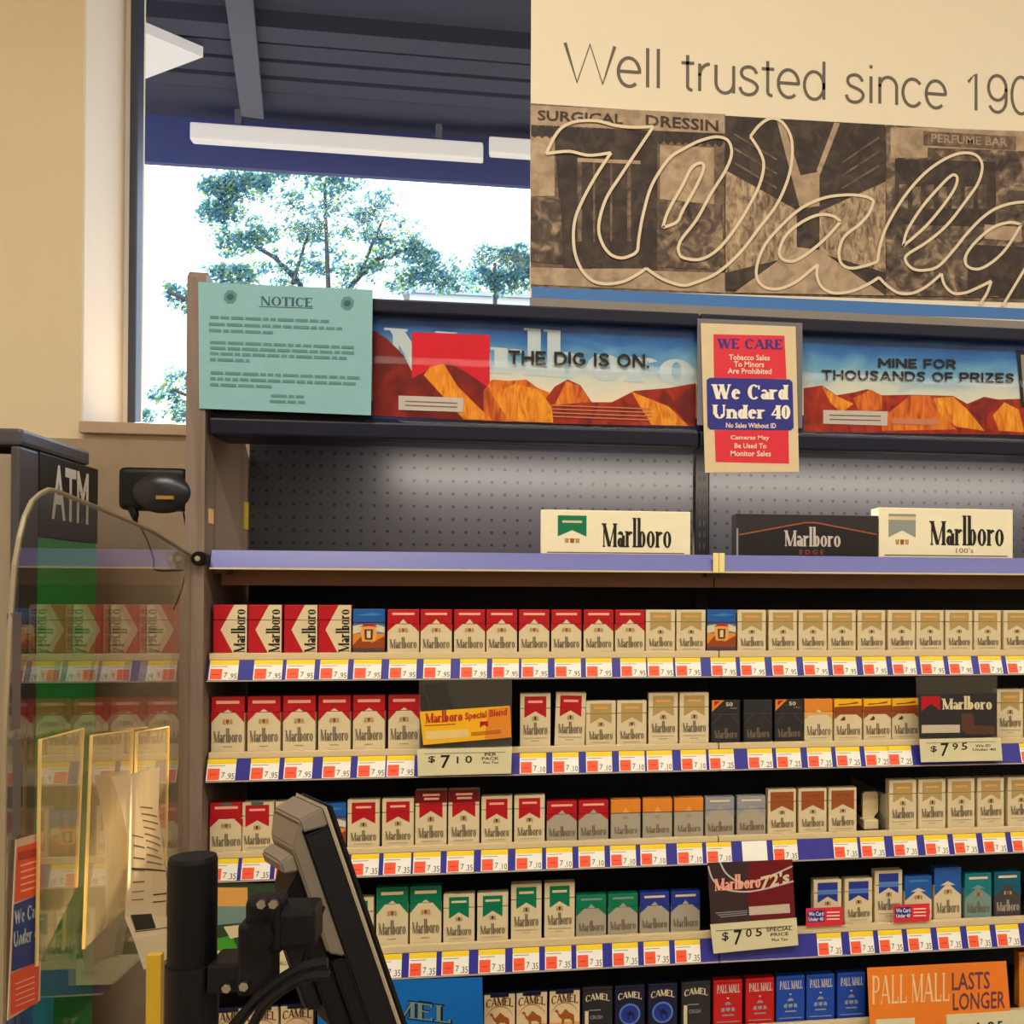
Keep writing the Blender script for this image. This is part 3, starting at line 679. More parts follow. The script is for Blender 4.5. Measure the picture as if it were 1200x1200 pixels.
Wp = [r2(p) for p in ((1072, 943), (1040, 965), (990, 990), (930, 998), (880, 985), (840, 940), (818, 870), (820, 780), (850, 700), (900, 610), (948, 537))]; f.ribbon(smooth_path(Wp), .006, nb)
f.ribbon(smooth_path([r2(p) for p in ((948, 537), (870, 546), (800, 532), (720, 540))]), .006, nb)
f.ribbon(smooth_path([r2(p) for p in ((1130, 800), (1150, 740), (1200, 650))]+[r3(p) for p in ((30, 592), (62, 573), (74, 590), (50, 650), (0, 740))]+[r2(p) for p in ((1180, 780), (1130, 800))]), .006, nb)
f.ribbon(smooth_path([r3(p) for p in ((672, 705), (640, 690), (580, 685), (500, 695), (420, 730), (350, 790), (290, 860), (262, 930), (262, 980), (290, 1010), (340, 1015), (400, 990), (450, 950), (475, 930))]), .006, nb)
f.ribbon(smooth_path([r3(p) for p in ((475, 930), (472, 970), (490, 1010), (530, 1030), (590, 1025), (650, 1000), (690, 975))]), .006, nb)
f.ribbon(smooth_path([r3(p) for p in ((690, 975), (720, 1005), (760, 1030), (810, 1030), (860, 1005), (910, 962))]), .006, nb)
f.ribbon(smooth_path([r3(p) for p in ((910, 962), (920, 1000), (950, 1030), (990, 1030), (1030, 1015), (1085, 988))]), .006, nb)
f.ribbon(smooth_path([r3(p) for p in ((1085, 988), (1070, 1030), (1045, 1070))]), .006, nb)
f.ribbon(smooth_path([r3(p) for p in ((672, 705), (655, 750), (620, 790), (570, 830), (550, 880), (557, 925), (590, 943), (640, 935), (685, 920))]), .006, nb)
f.ribbon(smooth_path([r3(p) for p in ((685, 920), (695, 860), (720, 790), (780, 690), (850, 610), (920, 560), (980, 538), (1030, 545), (1053, 580), (1040, 640), (1000, 700), (930, 790), (860, 850), (790, 895), (785, 920), (810, 945), (850, 950), (900, 935), (960, 870), (1000, 820), (1060, 760), (1120, 725), (1200, 710), (1290, 720))]), .006, nb)
for L in (((775, 865), (790, 810), (840, 730), (900, 660), (945, 617), (965, 625), (955, 665), (910, 730), (850, 800), (775, 865)), ((555, 780), (530, 760), (480, 755), (420, 780), (365, 825), (340, 880), (350, 910), (390, 918), (440, 890), (500, 840), (555, 780)),
          ((1190, 790), (1150, 782), (1090, 800), (1030, 850), (995, 900), (1000, 935), (1040, 946), (1090, 920), (1140, 870), (1190, 790)), ((1240, 880), (1200, 950), (1170, 1000), (1125, 1075))):
    f.ribbon(smooth_path([r3(p) for p in L]), .006, nb)
rel(ban, m.build('script_outline', ban))
def arcp(cx, cy, rx, ry, a0, a1, n=16): return [(cx+rx*math.cos(R_(a0+(a1-a0)*i/n)), cy+ry*math.sin(R_(a0+(a1-a0)*i/n))) for i in range(n+1)]
THIN = {
 'W': (1.28, [[(.02, 1), (.32, 0), (.64, 1), (.96, 0), (1.26, 1)]]),
 'e': (.68, [[(.08, .37), (.6, .37)]+arcp(.34, .36, .27, .37, 0, 310, 22)]), 'l': (.27, [[(.13, 0), (.13, 1.02)]]),
 't': (.40, [[(.19, .92), (.19, .14)]+arcp(.29, .12, .10, .11, 180, 285, 6), [(.03, .71), (.36, .71)]]),
 'r': (.42, [[(.1, 0), (.1, .72)], arcp(.36, .40, .26, .32, 180, 90, 8)]),
 'u': (.66, [[(.1, .72), (.1, .26)]+arcp(.33, .26, .23, .27, 180, 360, 12), [(.56, .72), (.56, 0)]]),
 's': (.60, [smooth_path([(.5, .56), (.43, .68), (.29, .73), (.14, .67), (.1, .55), (.16, .44), (.30, .38), (.45, .31), (.52, .19), (.45, .05), (.29, -.01), (.13, .04), (.06, .18)], 3)]),
 'd': (.72, [[(.6, 0), (.6, 1.02)], arcp(.34, .36, .26, .37, 0, 360, 26)]), 'i': (.27, [[(.13, 0), (.13, .72)], [(.13, .93), (.13, 1.02)]]),
 'n': (.66, [[(.1, 0), (.1, .72)], arcp(.33, .46, .23, .27, 180, 0, 12)+[(.56, 0)]]), 'c': (.64, [arcp(.34, .36, .27, .37, 40, 320, 22)]),
 '1': (.62, [[(.14, .76), (.36, 1), (.36, 0)]]), '9': (.68, [arcp(.34, .66, .25, .34, 0, 360, 26), [(.59, .66)]+arcp(.34, .34, .25, .35, 0, -150, 14)]), '0': (.68, [arcp(.34, .5, .27, .51, 0, 360, 28)])}
gi = mat('banner_grey_ink', (106, 98, 84), .6)
A0, B0, T0 = atY(661, 95.5, YBN), atY(1236, 136, YBN), atY(661, 50, YBN)
words = ['Well', 'trusted', 'since', '1901']; tot = sum(sum(THIN[c][0] for c in w) for w in words)+.42*3
hh = (T0-A0).z; kx = (B0.x-A0.x)/tot; X = 0
for w in words:
    m = MB()
    for ch in w:
        for st_ in THIN[ch][1]:
            P = [(A0.x+(X+x)*kx, A0.z+y*hh) for x, y in st_]; n = len(P); L, Q = [], []
            for i in range(n):
                a_, b_ = P[max(0, i-1)], P[min(n-1, i+1)]; dx, dz = b_[0]-a_[0], b_[1]-a_[1]; q = math.hypot(dx, dz) or 1
                L.append((P[i][0]-dz/q*.0033, P[i][1]+dx/q*.0033)); Q.append((P[i][0]+dz/q*.0033, P[i][1]-dx/q*.0033))
            for i in range(n-1):
                y = YBN-.0006-(i % 5)*2e-5
                m.poly([(Q[i][0], y, Q[i][1]), (Q[i+1][0], y, Q[i+1][1]), (L[i+1][0], y, L[i+1][1]), (L[i][0], y, L[i][1])], gi)
        X += THIN[ch][0]
    X += .42
    for i, v in enumerate(m.v):                        # the line of type runs level with the banner's own edge
        m.v[i] = (v[0], v[1], v[2]+(B0.z-A0.z)*(v[0]-A0.x)/(B0.x-A0.x))
    rel(ban, m.build('lettering', ban))

# ------------------------------------------------------------------ shelves
def lipbox(m, xa, xb, y0, z0, y1, z1, th, mm):         # leaning strip, lower edge (y0,z0), upper edge (y1,z1)
    m.prism([(xa, y0, z0), (xa, y1, z1), (xa, y1+th, z1), (xa, y0+th, z0)], (xb-xa, 0, 0), mm)
zlt, zlb = atY(842, 650.5, -.004).z, atY(842, 669.5, -.018).z
for nm, xa, xb in (('left', X0+.006, XM-.001), ('right', XM+.001, X1)):
    s = thing('canopy_shelf', f'{nm} blue-lipped top shelf below the pegboard, carrying cigarette cartons' , 'shelf', ((xa+xb)/2, .18, zlt))
    m = MB(); lipbox(m, xa, xb, -.018, zlb, -.006, zlt, .004, bluelip); m.box(xa, xb, -.021, -.010, zlb-.003, zlb, creamrail); rel(s, m.build('lip', s))
    m = MB(); m.box(xa, xb, -.004, YBK-.014, zlt-.012, zlt-.003, deckm); m.box(xa, xb, -.004, .01, zlb, zlt-.012, deckm); m.box(xa, xa+.02, .01, YBK-.02, zlb-.01, zlt-.012, deckm); m.box(xb-.02, xb, .01, YBK-.02, zlb-.01, zlt-.012, deckm)
    rel(s, m.build('deck', s))
    m = MB(); m.box(xa, xb, .05, .058, zlb-.030, zlb+.012, mat('brown_shelf_rail', (128, 92, 70), .5), .001); rel(s, m.build('under_rail', s))
cl = MB()
for k, px in enumerate((838.5, 845.5)):
    p = atY(px, 660, -.02); cl.box(p.x-.0052, p.x+.0052, -.0245, -.021, zlb-.003, zlt+.003, mat('cream_clip', (250, 232, 150), .4), .001)
tag(cl.build('shelf_clip'), 'pair of cream clips where the two blue shelf lips meet', 'clip')

ROWS = [  # px samples x: rail top, tag top, tag bottom
 ((300, 766, 773.5, 796.5), (842, 763, 771, 793), (1180, 760.5, 768, 788)),
 ((300, 881, 889, 913.5), (842, 869.5, 877, 900), (1180, 866, 872, 893)),
 ((300, 996, 1004.5, 1029), (842, 979, 986, 1008.5), (1180, 971.5, 976.5, 997.5)),
 ((450, 1109, 1118, 1144), (842, 1091, 1099, 1123), (1180, 1075.5, 1083.5, 1107)),
]
RZ = []
for r in ROWS:
    n = len(r); RZ.append(tuple(sum(atY(x, (a, b, c)[k], -.004).z for x, a, b, c in r)/n for k in range(3)))
d = RZ[3][0]-RZ[2][0]; RZ.append((atY(905, 1199, 0).z-.001, atY(905, 1207, 0).z, atY(905, 1232, 0).z))
RN = ['top', 'second', 'third', 'fourth', 'bottom']
for k, (zr, zt1, zb1) in enumerate(RZ):
    for nm, xa, xb in (('left', X0+.002, XM-.001), ('right', XM+.001, X1)):
        s = thing('pack_shelf', f'{nm} cigarette pack shelf of the {RN[k]} pack row, with blue price channel', 'shelf', ((xa+xb)/2, .18, zr))
        m = MB(); m.box(xa, xb, .006, YBK-.014, zr-.015, zr-.004, darkin); rel(s, m.build('deck', s))
        m = MB(); m.box(xa, xb, -.004, .0062, zt1, zr, creamrail, .0015); rel(s, m.build('front_rail', s))
        m = MB(); lipbox(m, xa, xb, -.016, zb1, -.003, zt1, .003, bluestrip); m.box(xa, xb, -.019, -.012, zb1-.002, zb1, mat('channel_edge', (190, 176, 160), .4)); rel(s, m.build('price_channel', s))

# ------------------------------------------------------------------ price tags
def tag_proto(price):
    w, h = .0478, .0385
    m = MB(); m.box(0, w, -.0006, 0, 0, h, mat('tag_paper_white', (250, 247, 238), .5))
    y = -.0008
    def r(a, b, c, d, mm, k=0): m.poly([(a*w, y-k*.0002, c*h), (b*w, y-k*.0002, c*h), (b*w, y-k*.0002, d*h), (a*w, y-k*.0002, d*h)], mm)
    if price:
        r(0, 1, .76, 1, yel); r(.06, .62, .67, .695, inkgrey)
        r(.04, .45, .03, .56, orr); r(.12, .36, .26, .30, mat('tag_red_print', (214, 56, 36), .5), 1)
        m.glyphs(text2d(price[1:], .012), (.70*w, y, .05*h), UX, UZ, .27*w, .28*h, inkgrey)
        m.glyphs(text2d(price[0], .012), (.52*w, y, .12*h), UX, UZ, .12*w, .26*h, inkgrey)
    return m
tag_mesh = {}
TAGX = {
 0: [245, 297, 335, 374.5, 414, 455.6, 496, 539, 576.6, 611, 650, 686.6, 727, 759, 791.6, 833.3, 867.6, 905, 941.6, 975.6, 1011.3, 1045.8, 1079, 1112, 1147.6, 1180],
 1: [242, 293, 332.6, 377.6, 418.6, 453, 609, 647.3, 686.8, 725.4, 758, 798, 831, 876.4, 910, 946.4, 980, 1014, 1041, 1196],
 2: [244, 282.6, 322, 363, 411, 449, 484, 523.4, 563.6, 604, 640, 678, 715, 750.6, 793.6, 828, 870, 906, 977, 1009, 1047.3, 1084, 1118, 1152.4, 1186],
 3: [438, 479, 517.5, 560.5, 600.7, 638.7, 675.5, 717.5, 754.5, 791, 958, 996, 1030, 1064, 1099, 1134, 1168]}
PR = {0: '7.95', 1: '7.95', 2: '7.35', 3: '7.35'}
for k, xs in TAGX.items():
    zr, zt1, zb1 = RZ[k]; ln_ = math.hypot(.013, zt1-zb1); ang = math.atan2(.013, zt1-zb1)
    for i, px in enumerate(xs):
        pr = PR[k]
        if k == 1 and i > 5: pr = '7.10' if i < 12 else '7.25'
        if k == 2 and 7 < i < 16: pr = '7.10'
        if k == 2 and px == 870: pr = None
        if pr not in tag_mesh:
            o = tag_proto(pr).build('price_tag'); tag_mesh[pr] = o
        else:
            o = tag_mesh[pr].copy(); COL.objects.link(o)
        p = atY(px, (zr and 0) or ROWS[k][1][2], -.016)
        o.location = (atY(px, ROWS[k][0][3] if px < 500 else (ROWS[k][1][3] if px < 950 else ROWS[k][2][3]), -.012).x, -.0166, zb1+.0006)
        o.rotation_euler = (-ang, 0, 0); o.scale = (1, 1, (ln_-.001)/.0385)
        if pr is None: tag(o, 'blank white tag without yellow band on the third row channel', 'price tag', 'price tags on the shelf edges')
        else: tag(o, f'white price tag with yellow band and red square, {ORD[i]} from left under {RN[k]} pack row', 'price tag', 'price tags on the shelf edges')
# ------------------------------------------------------------------ cigarette packs
C = {n: mat('pack_'+n, c, .38, vary=.04) for n, c in dict(
 red=(186, 16, 32), darkred=(112, 14, 24), gold=(184, 156, 98), brown=(158, 82, 38), green=(0, 122, 84), silver=(152, 154, 160), greybody=(176, 166, 146),
 coal=(44, 42, 44), coal2=(70, 66, 66), orange=(232, 140, 44), rust=(150, 70, 26), yellow=(250, 186, 30), blue=(34, 54, 150), bluemid=(30, 92, 170), sky=(60, 130, 190), violet=(88, 66, 84),
 teal=(10, 122, 132), tealdeep=(0, 92, 116), tealgrey=(120, 150, 142), brownink=(90, 58, 40), navy=(22, 26, 56), pink=(255, 176, 150), camel=(166, 92, 44), sand=(236, 170, 88), pallred=(196, 24, 30), pallblue=(24, 74, 176), pallsilver=(206, 196, 190), ringblue=(90, 130, 200), stamp=(96, 96, 84)).items()}
MARL = serif2d('Marlboro', .2, .07, .05)
D_ = .0215
class Pack:
    def __init__(s, w, h, base, lidbase=None, seam=.70):
        s.w, s.h, s.seam = w, h, seam
        s.body, s.lid = MB(), MB()
        s.body.box(-w/2, w/2, 0, D_, 0, h*seam-.0002, base, .0012); s.lid.box(-w/2, w/2, 0, D_, h*seam+.0002, h, lidbase or base, .0012)
        s.k = 1; s.n = 0
    def pt(s, u, v): return ((u-.5)*s.w, -.00025*s.k-(s.n % 10)*1.5e-5, v*s.h)
    def q(s, pts, m):
        s.n += 1; a = sum(pts[i][0]*pts[(i+1) % len(pts)][1]-pts[(i+1) % len(pts)][0]*pts[i][1] for i in range(len(pts)))
        if a < 0: pts = pts[::-1]
        (s.lid if sum(p[1] for p in pts)/len(pts) > s.seam else s.body).poly([s.pt(*p) for p in pts], m); return s
    def r(s, a, b, c, d, m): return s.q([(a, c), (b, c), (b, d), (a, d)], m)
    def up(s): s.k += 1; return s
    def t(s, vf, u0, u1, v0, v1, m, bend=0):
        (s.lid if (v0+v1)/2 > s.seam else s.body).glyphs(vf, s.pt(u0, v0), UX, UZ, (u1-u0)*s.w, (v1-v0)*s.h, m, bend=bend*s.h); return s
    def crest(s, cy, m, m2, k=1.0):
        s.q([(.5-.05*k, cy+.035), (.5+.05*k, cy+.035), (.5+.045*k, cy-.02), (.5, cy-.05), (.5-.045*k, cy-.02)], m2)
        for g in (-1, 1): s.q([(.5+g*.08*k, cy+.045), (.5+g*.14*k, cy+.03), (.5+g*.15*k, cy-.04), (.5+g*.07*k, cy-.045)], m)
        return s
    def root(s):
        o = bpy.data.objects.new('cigarette_pack', None); COL.objects.link(o); o.empty_display_size = .02
        s.body.build('pack_body', o); s.lid.build('lid', o); return o
def roof(w, h, top, body, ti=inkgrey, bar=None, peak=False, tip=True, stamp=False, hundred=False, crest=True):
    sl, ft = (.54, .71) if hundred else (.50, .67)
    p = Pack(w, h, body, top, ft if not peak else .66)
    if peak:
        p.q([(0, .66), (0, .46), (.5, .70)], top); p.q([(1, .66), (1, .46), (.5, .70)], top).up()
        p.q([(.5, .74), (.06, .66), (.0, .66), (0, .5), (.5, .73), (1, .5), (1, .66), (.94, .66)], top) if False else None
        p.q([(.22, .66), (.5, .74), (.78, .66)], body)
    else:
        p.q([(0, ft), (0, sl), (.27, ft)], top); p.q([(1, ft), (1, sl), (.73, ft)], top).up()
        if tip: p.q([(.37, ft+.01), (.5, ft+.11 if not hundred else ft+.06), (.63, ft+.01)], body)
    if bar: p.up().r(.15, .85, .87, .925, bar)
    if stamp: p.up().q([(.3, 1), (.7, 1), (.66, .93), (.34, .93)], C['stamp'])
    p.up()
    if crest: p.crest(.56 if hundred else .54, C['gold'], C['brown'])
    z = .19 if hundred else .13
    p.t(MARL, .07, .93, z, z+.25, ti)
    if hundred: p.r(.36, .64, .11, .125, inkfaint)
    return p
def bannerpack(w, h, colr, base=packw, bar=C['pink'], hundred=False, x=.14, cap=None, bands=None, stamp=False):
    p = Pack(w, h, base, None, .72)
    top = .94
    lo, no = (.55, .665) if hundred else (.50, .63)
    p.q([(x, top), (1-x, top), (1-x, lo), (.5, no), (x, lo)], colr)
    p.up()
    if bands: p.r(x, 1-x, .68, .78, bands)
    if bar: p.r(.26, .74, .82, .865, bar)
    p.r(0, x, .718, .727, ink); p.r(1-x, 1, .718, .727, ink); p.up(); p.r(x, 1-x, .72, .724, C['brownink'])
    if cap:
        p.up(); p.r(0, 1, .78, 1.0, cap); p.up(); p.r(.24, .78, .9, .94, C['pink']); p.r(.28, .76, .83, .87, C['pink'])
    if stamp: p.up().q([(.3, 1), (.7, 1), (.66, .93), (.34, .93)], C['stamp'])
    p.up(); p.crest(lo-.01, C['gold'], C['brownink'], .7)
    z = .24 if hundred else .15
    p.t(MARL, .1, .9, z, z+.22, inkgrey); p.r(0, 1, z+.12, z+.123, inkfaint)
    if hundred: p.r(.12, .88, .17, .18, inkfaint); p.r(.36, .64, .12, .13, inkfaint)
    else: p.r(.2, .8, .085, .095, inkfaint)
    return p
def specialpack(w, h):
    p = Pack(w, h, C['violet'], C['bluemid'], .70)
    p.r(0, 1, .13, .45, C['orange']); p.r(0, 1, .45, .66, C['sky']); p.up()
    p.q([(0, .62), (.3, .66), (.35, .5), (0, .45)], packw); p.q([(1, .6), (.75, .66), (.65, .52), (1, .47)], packw); p.q([(0, .2), (.3, .42), (.6, .25), (1, .4), (1, .13), (0, .13)], C['rust'])
    p.q([(.05, .86), (.6, .92), (.95, .88), (.6, .84)], C['sky']); p.up()
    p.q([(.3, .62), (.7, .62), (.76, .5), (.7, .28), (.3, .28), (.24, .5)], C['sand']); p.q([(.2, .60), (.5, .69), (.8, .60), (.5, .62)], C['red']); p.up()
    p.q([(.36, .55), (.64, .55), (.62, .32), (.38, .32)], C['brownink']); p.up(); p.r(.44, .56, .36, .52, packw)
    p.r(.3, .7, .05, .08, C['brownink'])
    return p
def sidepack(w, h):
    p = Pack(w, h, C['red'], None, .70)
    p.q([(1, 0), (1, 1), (.62, 1), (.22, .5), (.62, 0)], packw); p.up()
    vs, fs = MARL; xs = [v[0] for v in vs]; b = max(xs)
    p.body.add([p.pt(.95-v[1]/1.25*.42, .05+.86*(v[0]/b)) for v in vs], fs, ink)
    p.r(0, 1, .69, .70, C['darkred']); return p
def blackpack(w, h, corner):
    p = Pack(w, h, C['coal'], None, .70)
    p.r(0, 1, .68, .70, C['coal2']); p.q([(0, .45), (.3, .66), (.34, .66), (.02, .43)], C['coal2']); p.q([(1, .45), (.7, .66), (.66, .66), (.98, .43)], C['coal2'])
    if corner: p.q([(.02, 1), (.44, 1), (.02, .74)], C['orange']); p.t(text2d('50', .02), .5, .74, .86, .95, packw); p.r(.66, .9, .8, .83, inkgrey); p.up(); p.q([(.1, .98), (.3, .98), (.1, .86)], C['red'])
    p.t(MARL, .1, .9, .13, .36, inkgrey); return p
def orangepack(w, h, yellow):
    p = Pack(w, h, packw, C['yellow'] if yellow else C['orange'], .70)
    p.q([(0, .70), (0, .53), (.2, .64), (.8, .64), (1, .53), (1, .70)], C['rust'] if yellow else C['sand'])
    if yellow: p.q([(0, .82), (1, .85), (1, .705), (0, .705)], C['rust']); p.up(); p.q([(.15, .86), (.85, .94), (.85, .9), (.15, .89)], C['rust']); p.q([(.2, .5), (.34, .6), (.4, .56), (.38, .5)], C['brownink'])
    p.up(); p.q([(.38, .7), (.5, .76), (.62, .7)], packw) if not yellow else None
    p.t(MARL, .07, .93, .16, .42, inkgrey); p.r(.2, .8, .1, .11, inkfaint); return p
def flattop(w, h):
    p = Pack(w, h, C['greybody'], C['orange'], .66); p.q([(.38, .67), (.5, .8), (.62, .67)], C['sand']); p.up(); p.r(0, 1, .655, .665, C['brownink']); p.crest(.55, C['gold'], C['gold'], .6); p.t(MARL, .1, .9, .14, .36, inkgrey); return p
CAMELT = serif2d('CAMEL', .2, .09, .05)
def camelshape(p, cx, cy, s, m):
    P = [(-.5, .28), (-.42, .36), (-.34, .3), (-.3, .16), (-.22, .1), (-.12, .2), (0, .36), (.1, .28), (.22, .16), (.36, .1), (.42, 0), (.4, -.2), (.43, -.5), (.35, -.5), (.32, -.22), (.2, -.12), (-.05, -.12), (-.08, -.5), (-.16, -.5), (-.17, -.12), (-.3, 0), (-.38, .2), (-.46, .24)]
    vs = [p.pt(cx+x*s, cy+y*s*p.w/p.h) for x, y in P]
    bm = bmesh.new(); f = bm.faces.new([bm.verts.new(v) for v in vs]); bmesh.ops.triangulate(bm, faces=[f]); p.body.bm(bm, m)
def camelpack(w, h, kind):
    if kind == 'cream':
        p = Pack(w, h, mat('pack_camel_cream', (232, 206, 160), .42), C['navy'], .90); p.q([(0, .9), (.2, .9), (.2, .97), (0, .97)], packw); p.q([(1, .9), (.8, .9), (.8, .97), (1, .97)], packw)
        p.r(0, 1, .02, .3, C['sand']); p.up(); p.t(CAMELT, .06, .94, .68, .86, C['brownink'], .05); camelshape(p, .52, .42, .7, C['camel'])
        pts = [(.5+.46*math.cos(R_(a)), .38+.33*math.sin(R_(a))) for a in range(20, 161, 14)]
        for a, b in zip(pts, pts[1:]): p.q([a, b, (b[0], b[1]+.015), (a[0], a[1]+.015)], C['brown'])
        return p
    p = Pack(w, h, C['coal'] if kind == 'black' else C['navy'], None, .92)
    p.t(CAMELT, .1, .9, .68, .82, packw, .05)
    if kind == 'blue':
        n = 20
        p.q([(.5+.36*math.cos(2*math.pi*i/n), .38+.36*p.w/p.h*math.sin(2*math.pi*i/n)) for i in range(n)], C['ringblue']).up()
        p.q([(.5+.30*math.cos(2*math.pi*i/n), .38+.30*p.w/p.h*math.sin(2*math.pi*i/n)) for i in range(n)], C['blue']).up(); camelshape(p, .5, .38, .36, C['navy'])
    else:
        p.r(.08, .2, .05, .5, packw); p.r(.22, .6, .5, .52, C['silver']); p.t(text2d('CRUSH', .01), .26, .66, .32, .4, C['silver'])
    return p
PALL = serif2d('PALL MALL', .2, .09, .05)
def pallpack(w, h, col):
    p = Pack(w, h, col, C['coal'] if False else col, .93); p.t(PALL, .12, .92, .72, .9, C['pallsilver'])
    p.q([(.45, .62), (.55, .62), (.5, .58)], packw); p.crest(.36, C['silver'], C['silver'], 1.6); p.q([(.38, .46), (.62, .46), (.56, .52), (.44, .52)], C['silver']); p.r(.3, .7, .22, .25, C['silver'])
    p.r(.1, .9, .08, .1, C['silver']); return p
KW, KH, HH = .0555, .081, .0965
def make(kind):
    pk = packw
    return {
     'side': lambda: sidepack(.0565, .0885), 'red': lambda: roof(KW, KH, C['red'], pk, bar=C['pink']), 'redlong': lambda: roof(KW, .1, C['red'], pk, bar=C['pink'], hundred=True),
     'redsoft': lambda: roof(KW, .088, C['red'], pk, bar=C['pink'], stamp=True, tip=False), 'redsoft2': lambda: bannerpack(KW, .0875, C['red'], stamp=True), 'redbox': lambda: bannerpack(KW, .087, C['red'], x=.13),
     'redboxlong': lambda: bannerpack(KW, .1, C['red'], hundred=True), 'redcap': lambda: bannerpack(KW, .1005, C['red'], cap=C['darkred'], x=.13), 'redboxshort': lambda: bannerpack(KW, .087, C['red'], x=.15),
     'special': lambda: specialpack(KW, .0815), 'gold': lambda: bannerpack(KW, KH, C['gold'], bar=C['sand']), 'goldshort': lambda: bannerpack(KW, .0845, C['gold'], bar=C['sand']), 'goldlong': lambda: bannerpack(KW, .0985, C['gold'], bar=C['sand'], hundred=True),
     'blackc': lambda: blackpack(KW, .083, True), 'black': lambda: blackpack(KW, .083, False), 'orange': lambda: orangepack(KW, .083, False), 'yellow': lambda: orangepack(KW, .082, True),
     'redgrey': lambda: roof(KW, .0745, C['red'], C['greybody'], bar=C['pink'], crest=False), 'flat': lambda: flattop(KW, .0745), 'silver': lambda: roof(KW, .0745, C['silver'], C['greybody'], bar=packw, crest=False),
     'brown': lambda: bannerpack(KW, .086, C['brown'], bar=C['rust'], x=.09), 'green': lambda: roof(KW, .105, C['green'], pk, bar=packw, hundred=True), 'greenbox': lambda: bannerpack(KW, .088, C['green'], bar=packw, x=.18), 'greenboxlong': lambda: bannerpack(KW, .102, C['green'], bar=packw, x=.17, hundred=True),
     'greengrey': lambda: roof(KW, .0765, C['green'], C['greybody'], bar=C['tealgrey'], crest=False), 'bluegrey': lambda: roof(KW, .0765, C['blue'], C['greybody'], bar=packw, crest=False),
     'bluebox': lambda: bannerpack(KW, .087, C['blue'], bar=None, bands=C['ringblue']), 'blueboxlong': lambda: bannerpack(KW, .101, C['blue'], bar=None, bands=C['ringblue'], hundred=True), 'bluetop': lambda: roof(KW, .087, C['bluemid'], pk, bar=C['sky'], peak=True),
     'bluetall': lambda: roof(KW, .102, C['bluemid'], pk, bar=None, peak=True), 'teal': lambda: roof(KW, .088, C['teal'], C['tealgrey'], bar=packw, peak=True), 'tealblack': lambda: roof(KW, .0885, C['tealdeep'], C['coal2'], bar=packw, peak=True, ti=C['greybody']),
     'camel': lambda: camelpack(KW, .086, 'cream'), 'camelblack': lambda: camelpack(KW, .087, 'black'), 'camelblue': lambda: camelpack(KW, .087, 'blue'), 'pallred': lambda: pallpack(KW, .0865, C['pallred']), 'pallblue': lambda: pallpack(KW, .0875, C['pallblue']), 'pallorange': lambda: pallpack(KW, .11, C['orange']),
    }[kind]().root()
LOOK = {'side': 'sideways red pack with white arrow shape', 'red': 'white pack with red roof-shaped top', 'redlong': 'tall white pack with red roof-shaped top', 'redsoft': 'soft red-topped white pack with grey stamp', 'redsoft2': 'soft white pack with red panel and grey stamp',
 'redbox': 'white pack with wide red panel', 'redboxlong': 'tall white pack with red panel', 'redcap': 'white and red pack wearing dark red cap band', 'redboxshort': 'white-framed pack with red panel', 'special': 'blue and orange picture pack with badge', 'gold': 'white pack with gold panel', 'goldshort': 'shorter white pack with gold panel', 'goldlong': 'tall white pack with gold panel',
 'blackc': 'black pack with orange top corner', 'black': 'plain black pack', 'orange': 'white pack with orange top', 'yellow': 'white pack with yellow and rust top', 'redgrey': 'grey pack with red roof-shaped top', 'flat': 'grey pack with flat orange top', 'silver': 'grey pack with silver roof-shaped top', 'brown': 'white pack with brown panel',
 'green': 'tall white pack with green roof-shaped top', 'greenbox': 'white pack with green panel', 'greenboxlong': 'tall white pack with green panel', 'greengrey': 'grey pack with green top', 'bluegrey': 'grey pack with dark blue top', 'bluebox': 'white pack with dark blue panel', 'blueboxlong': 'tall white pack with dark blue panel', 'bluetop': 'white pack with bright blue top', 'bluetall': 'tall white pack with blue top',
 'teal': 'teal-topped pale green pack', 'tealblack': 'teal-topped dark pack', 'camel': 'cream pack with brown camel', 'camelblack': 'black pack with white arched lettering', 'camelblue': 'navy pack with round blue disc', 'pallred': 'red pack with silver crest', 'pallblue': 'blue pack with silver crest', 'pallorange': 'tall orange pack'}
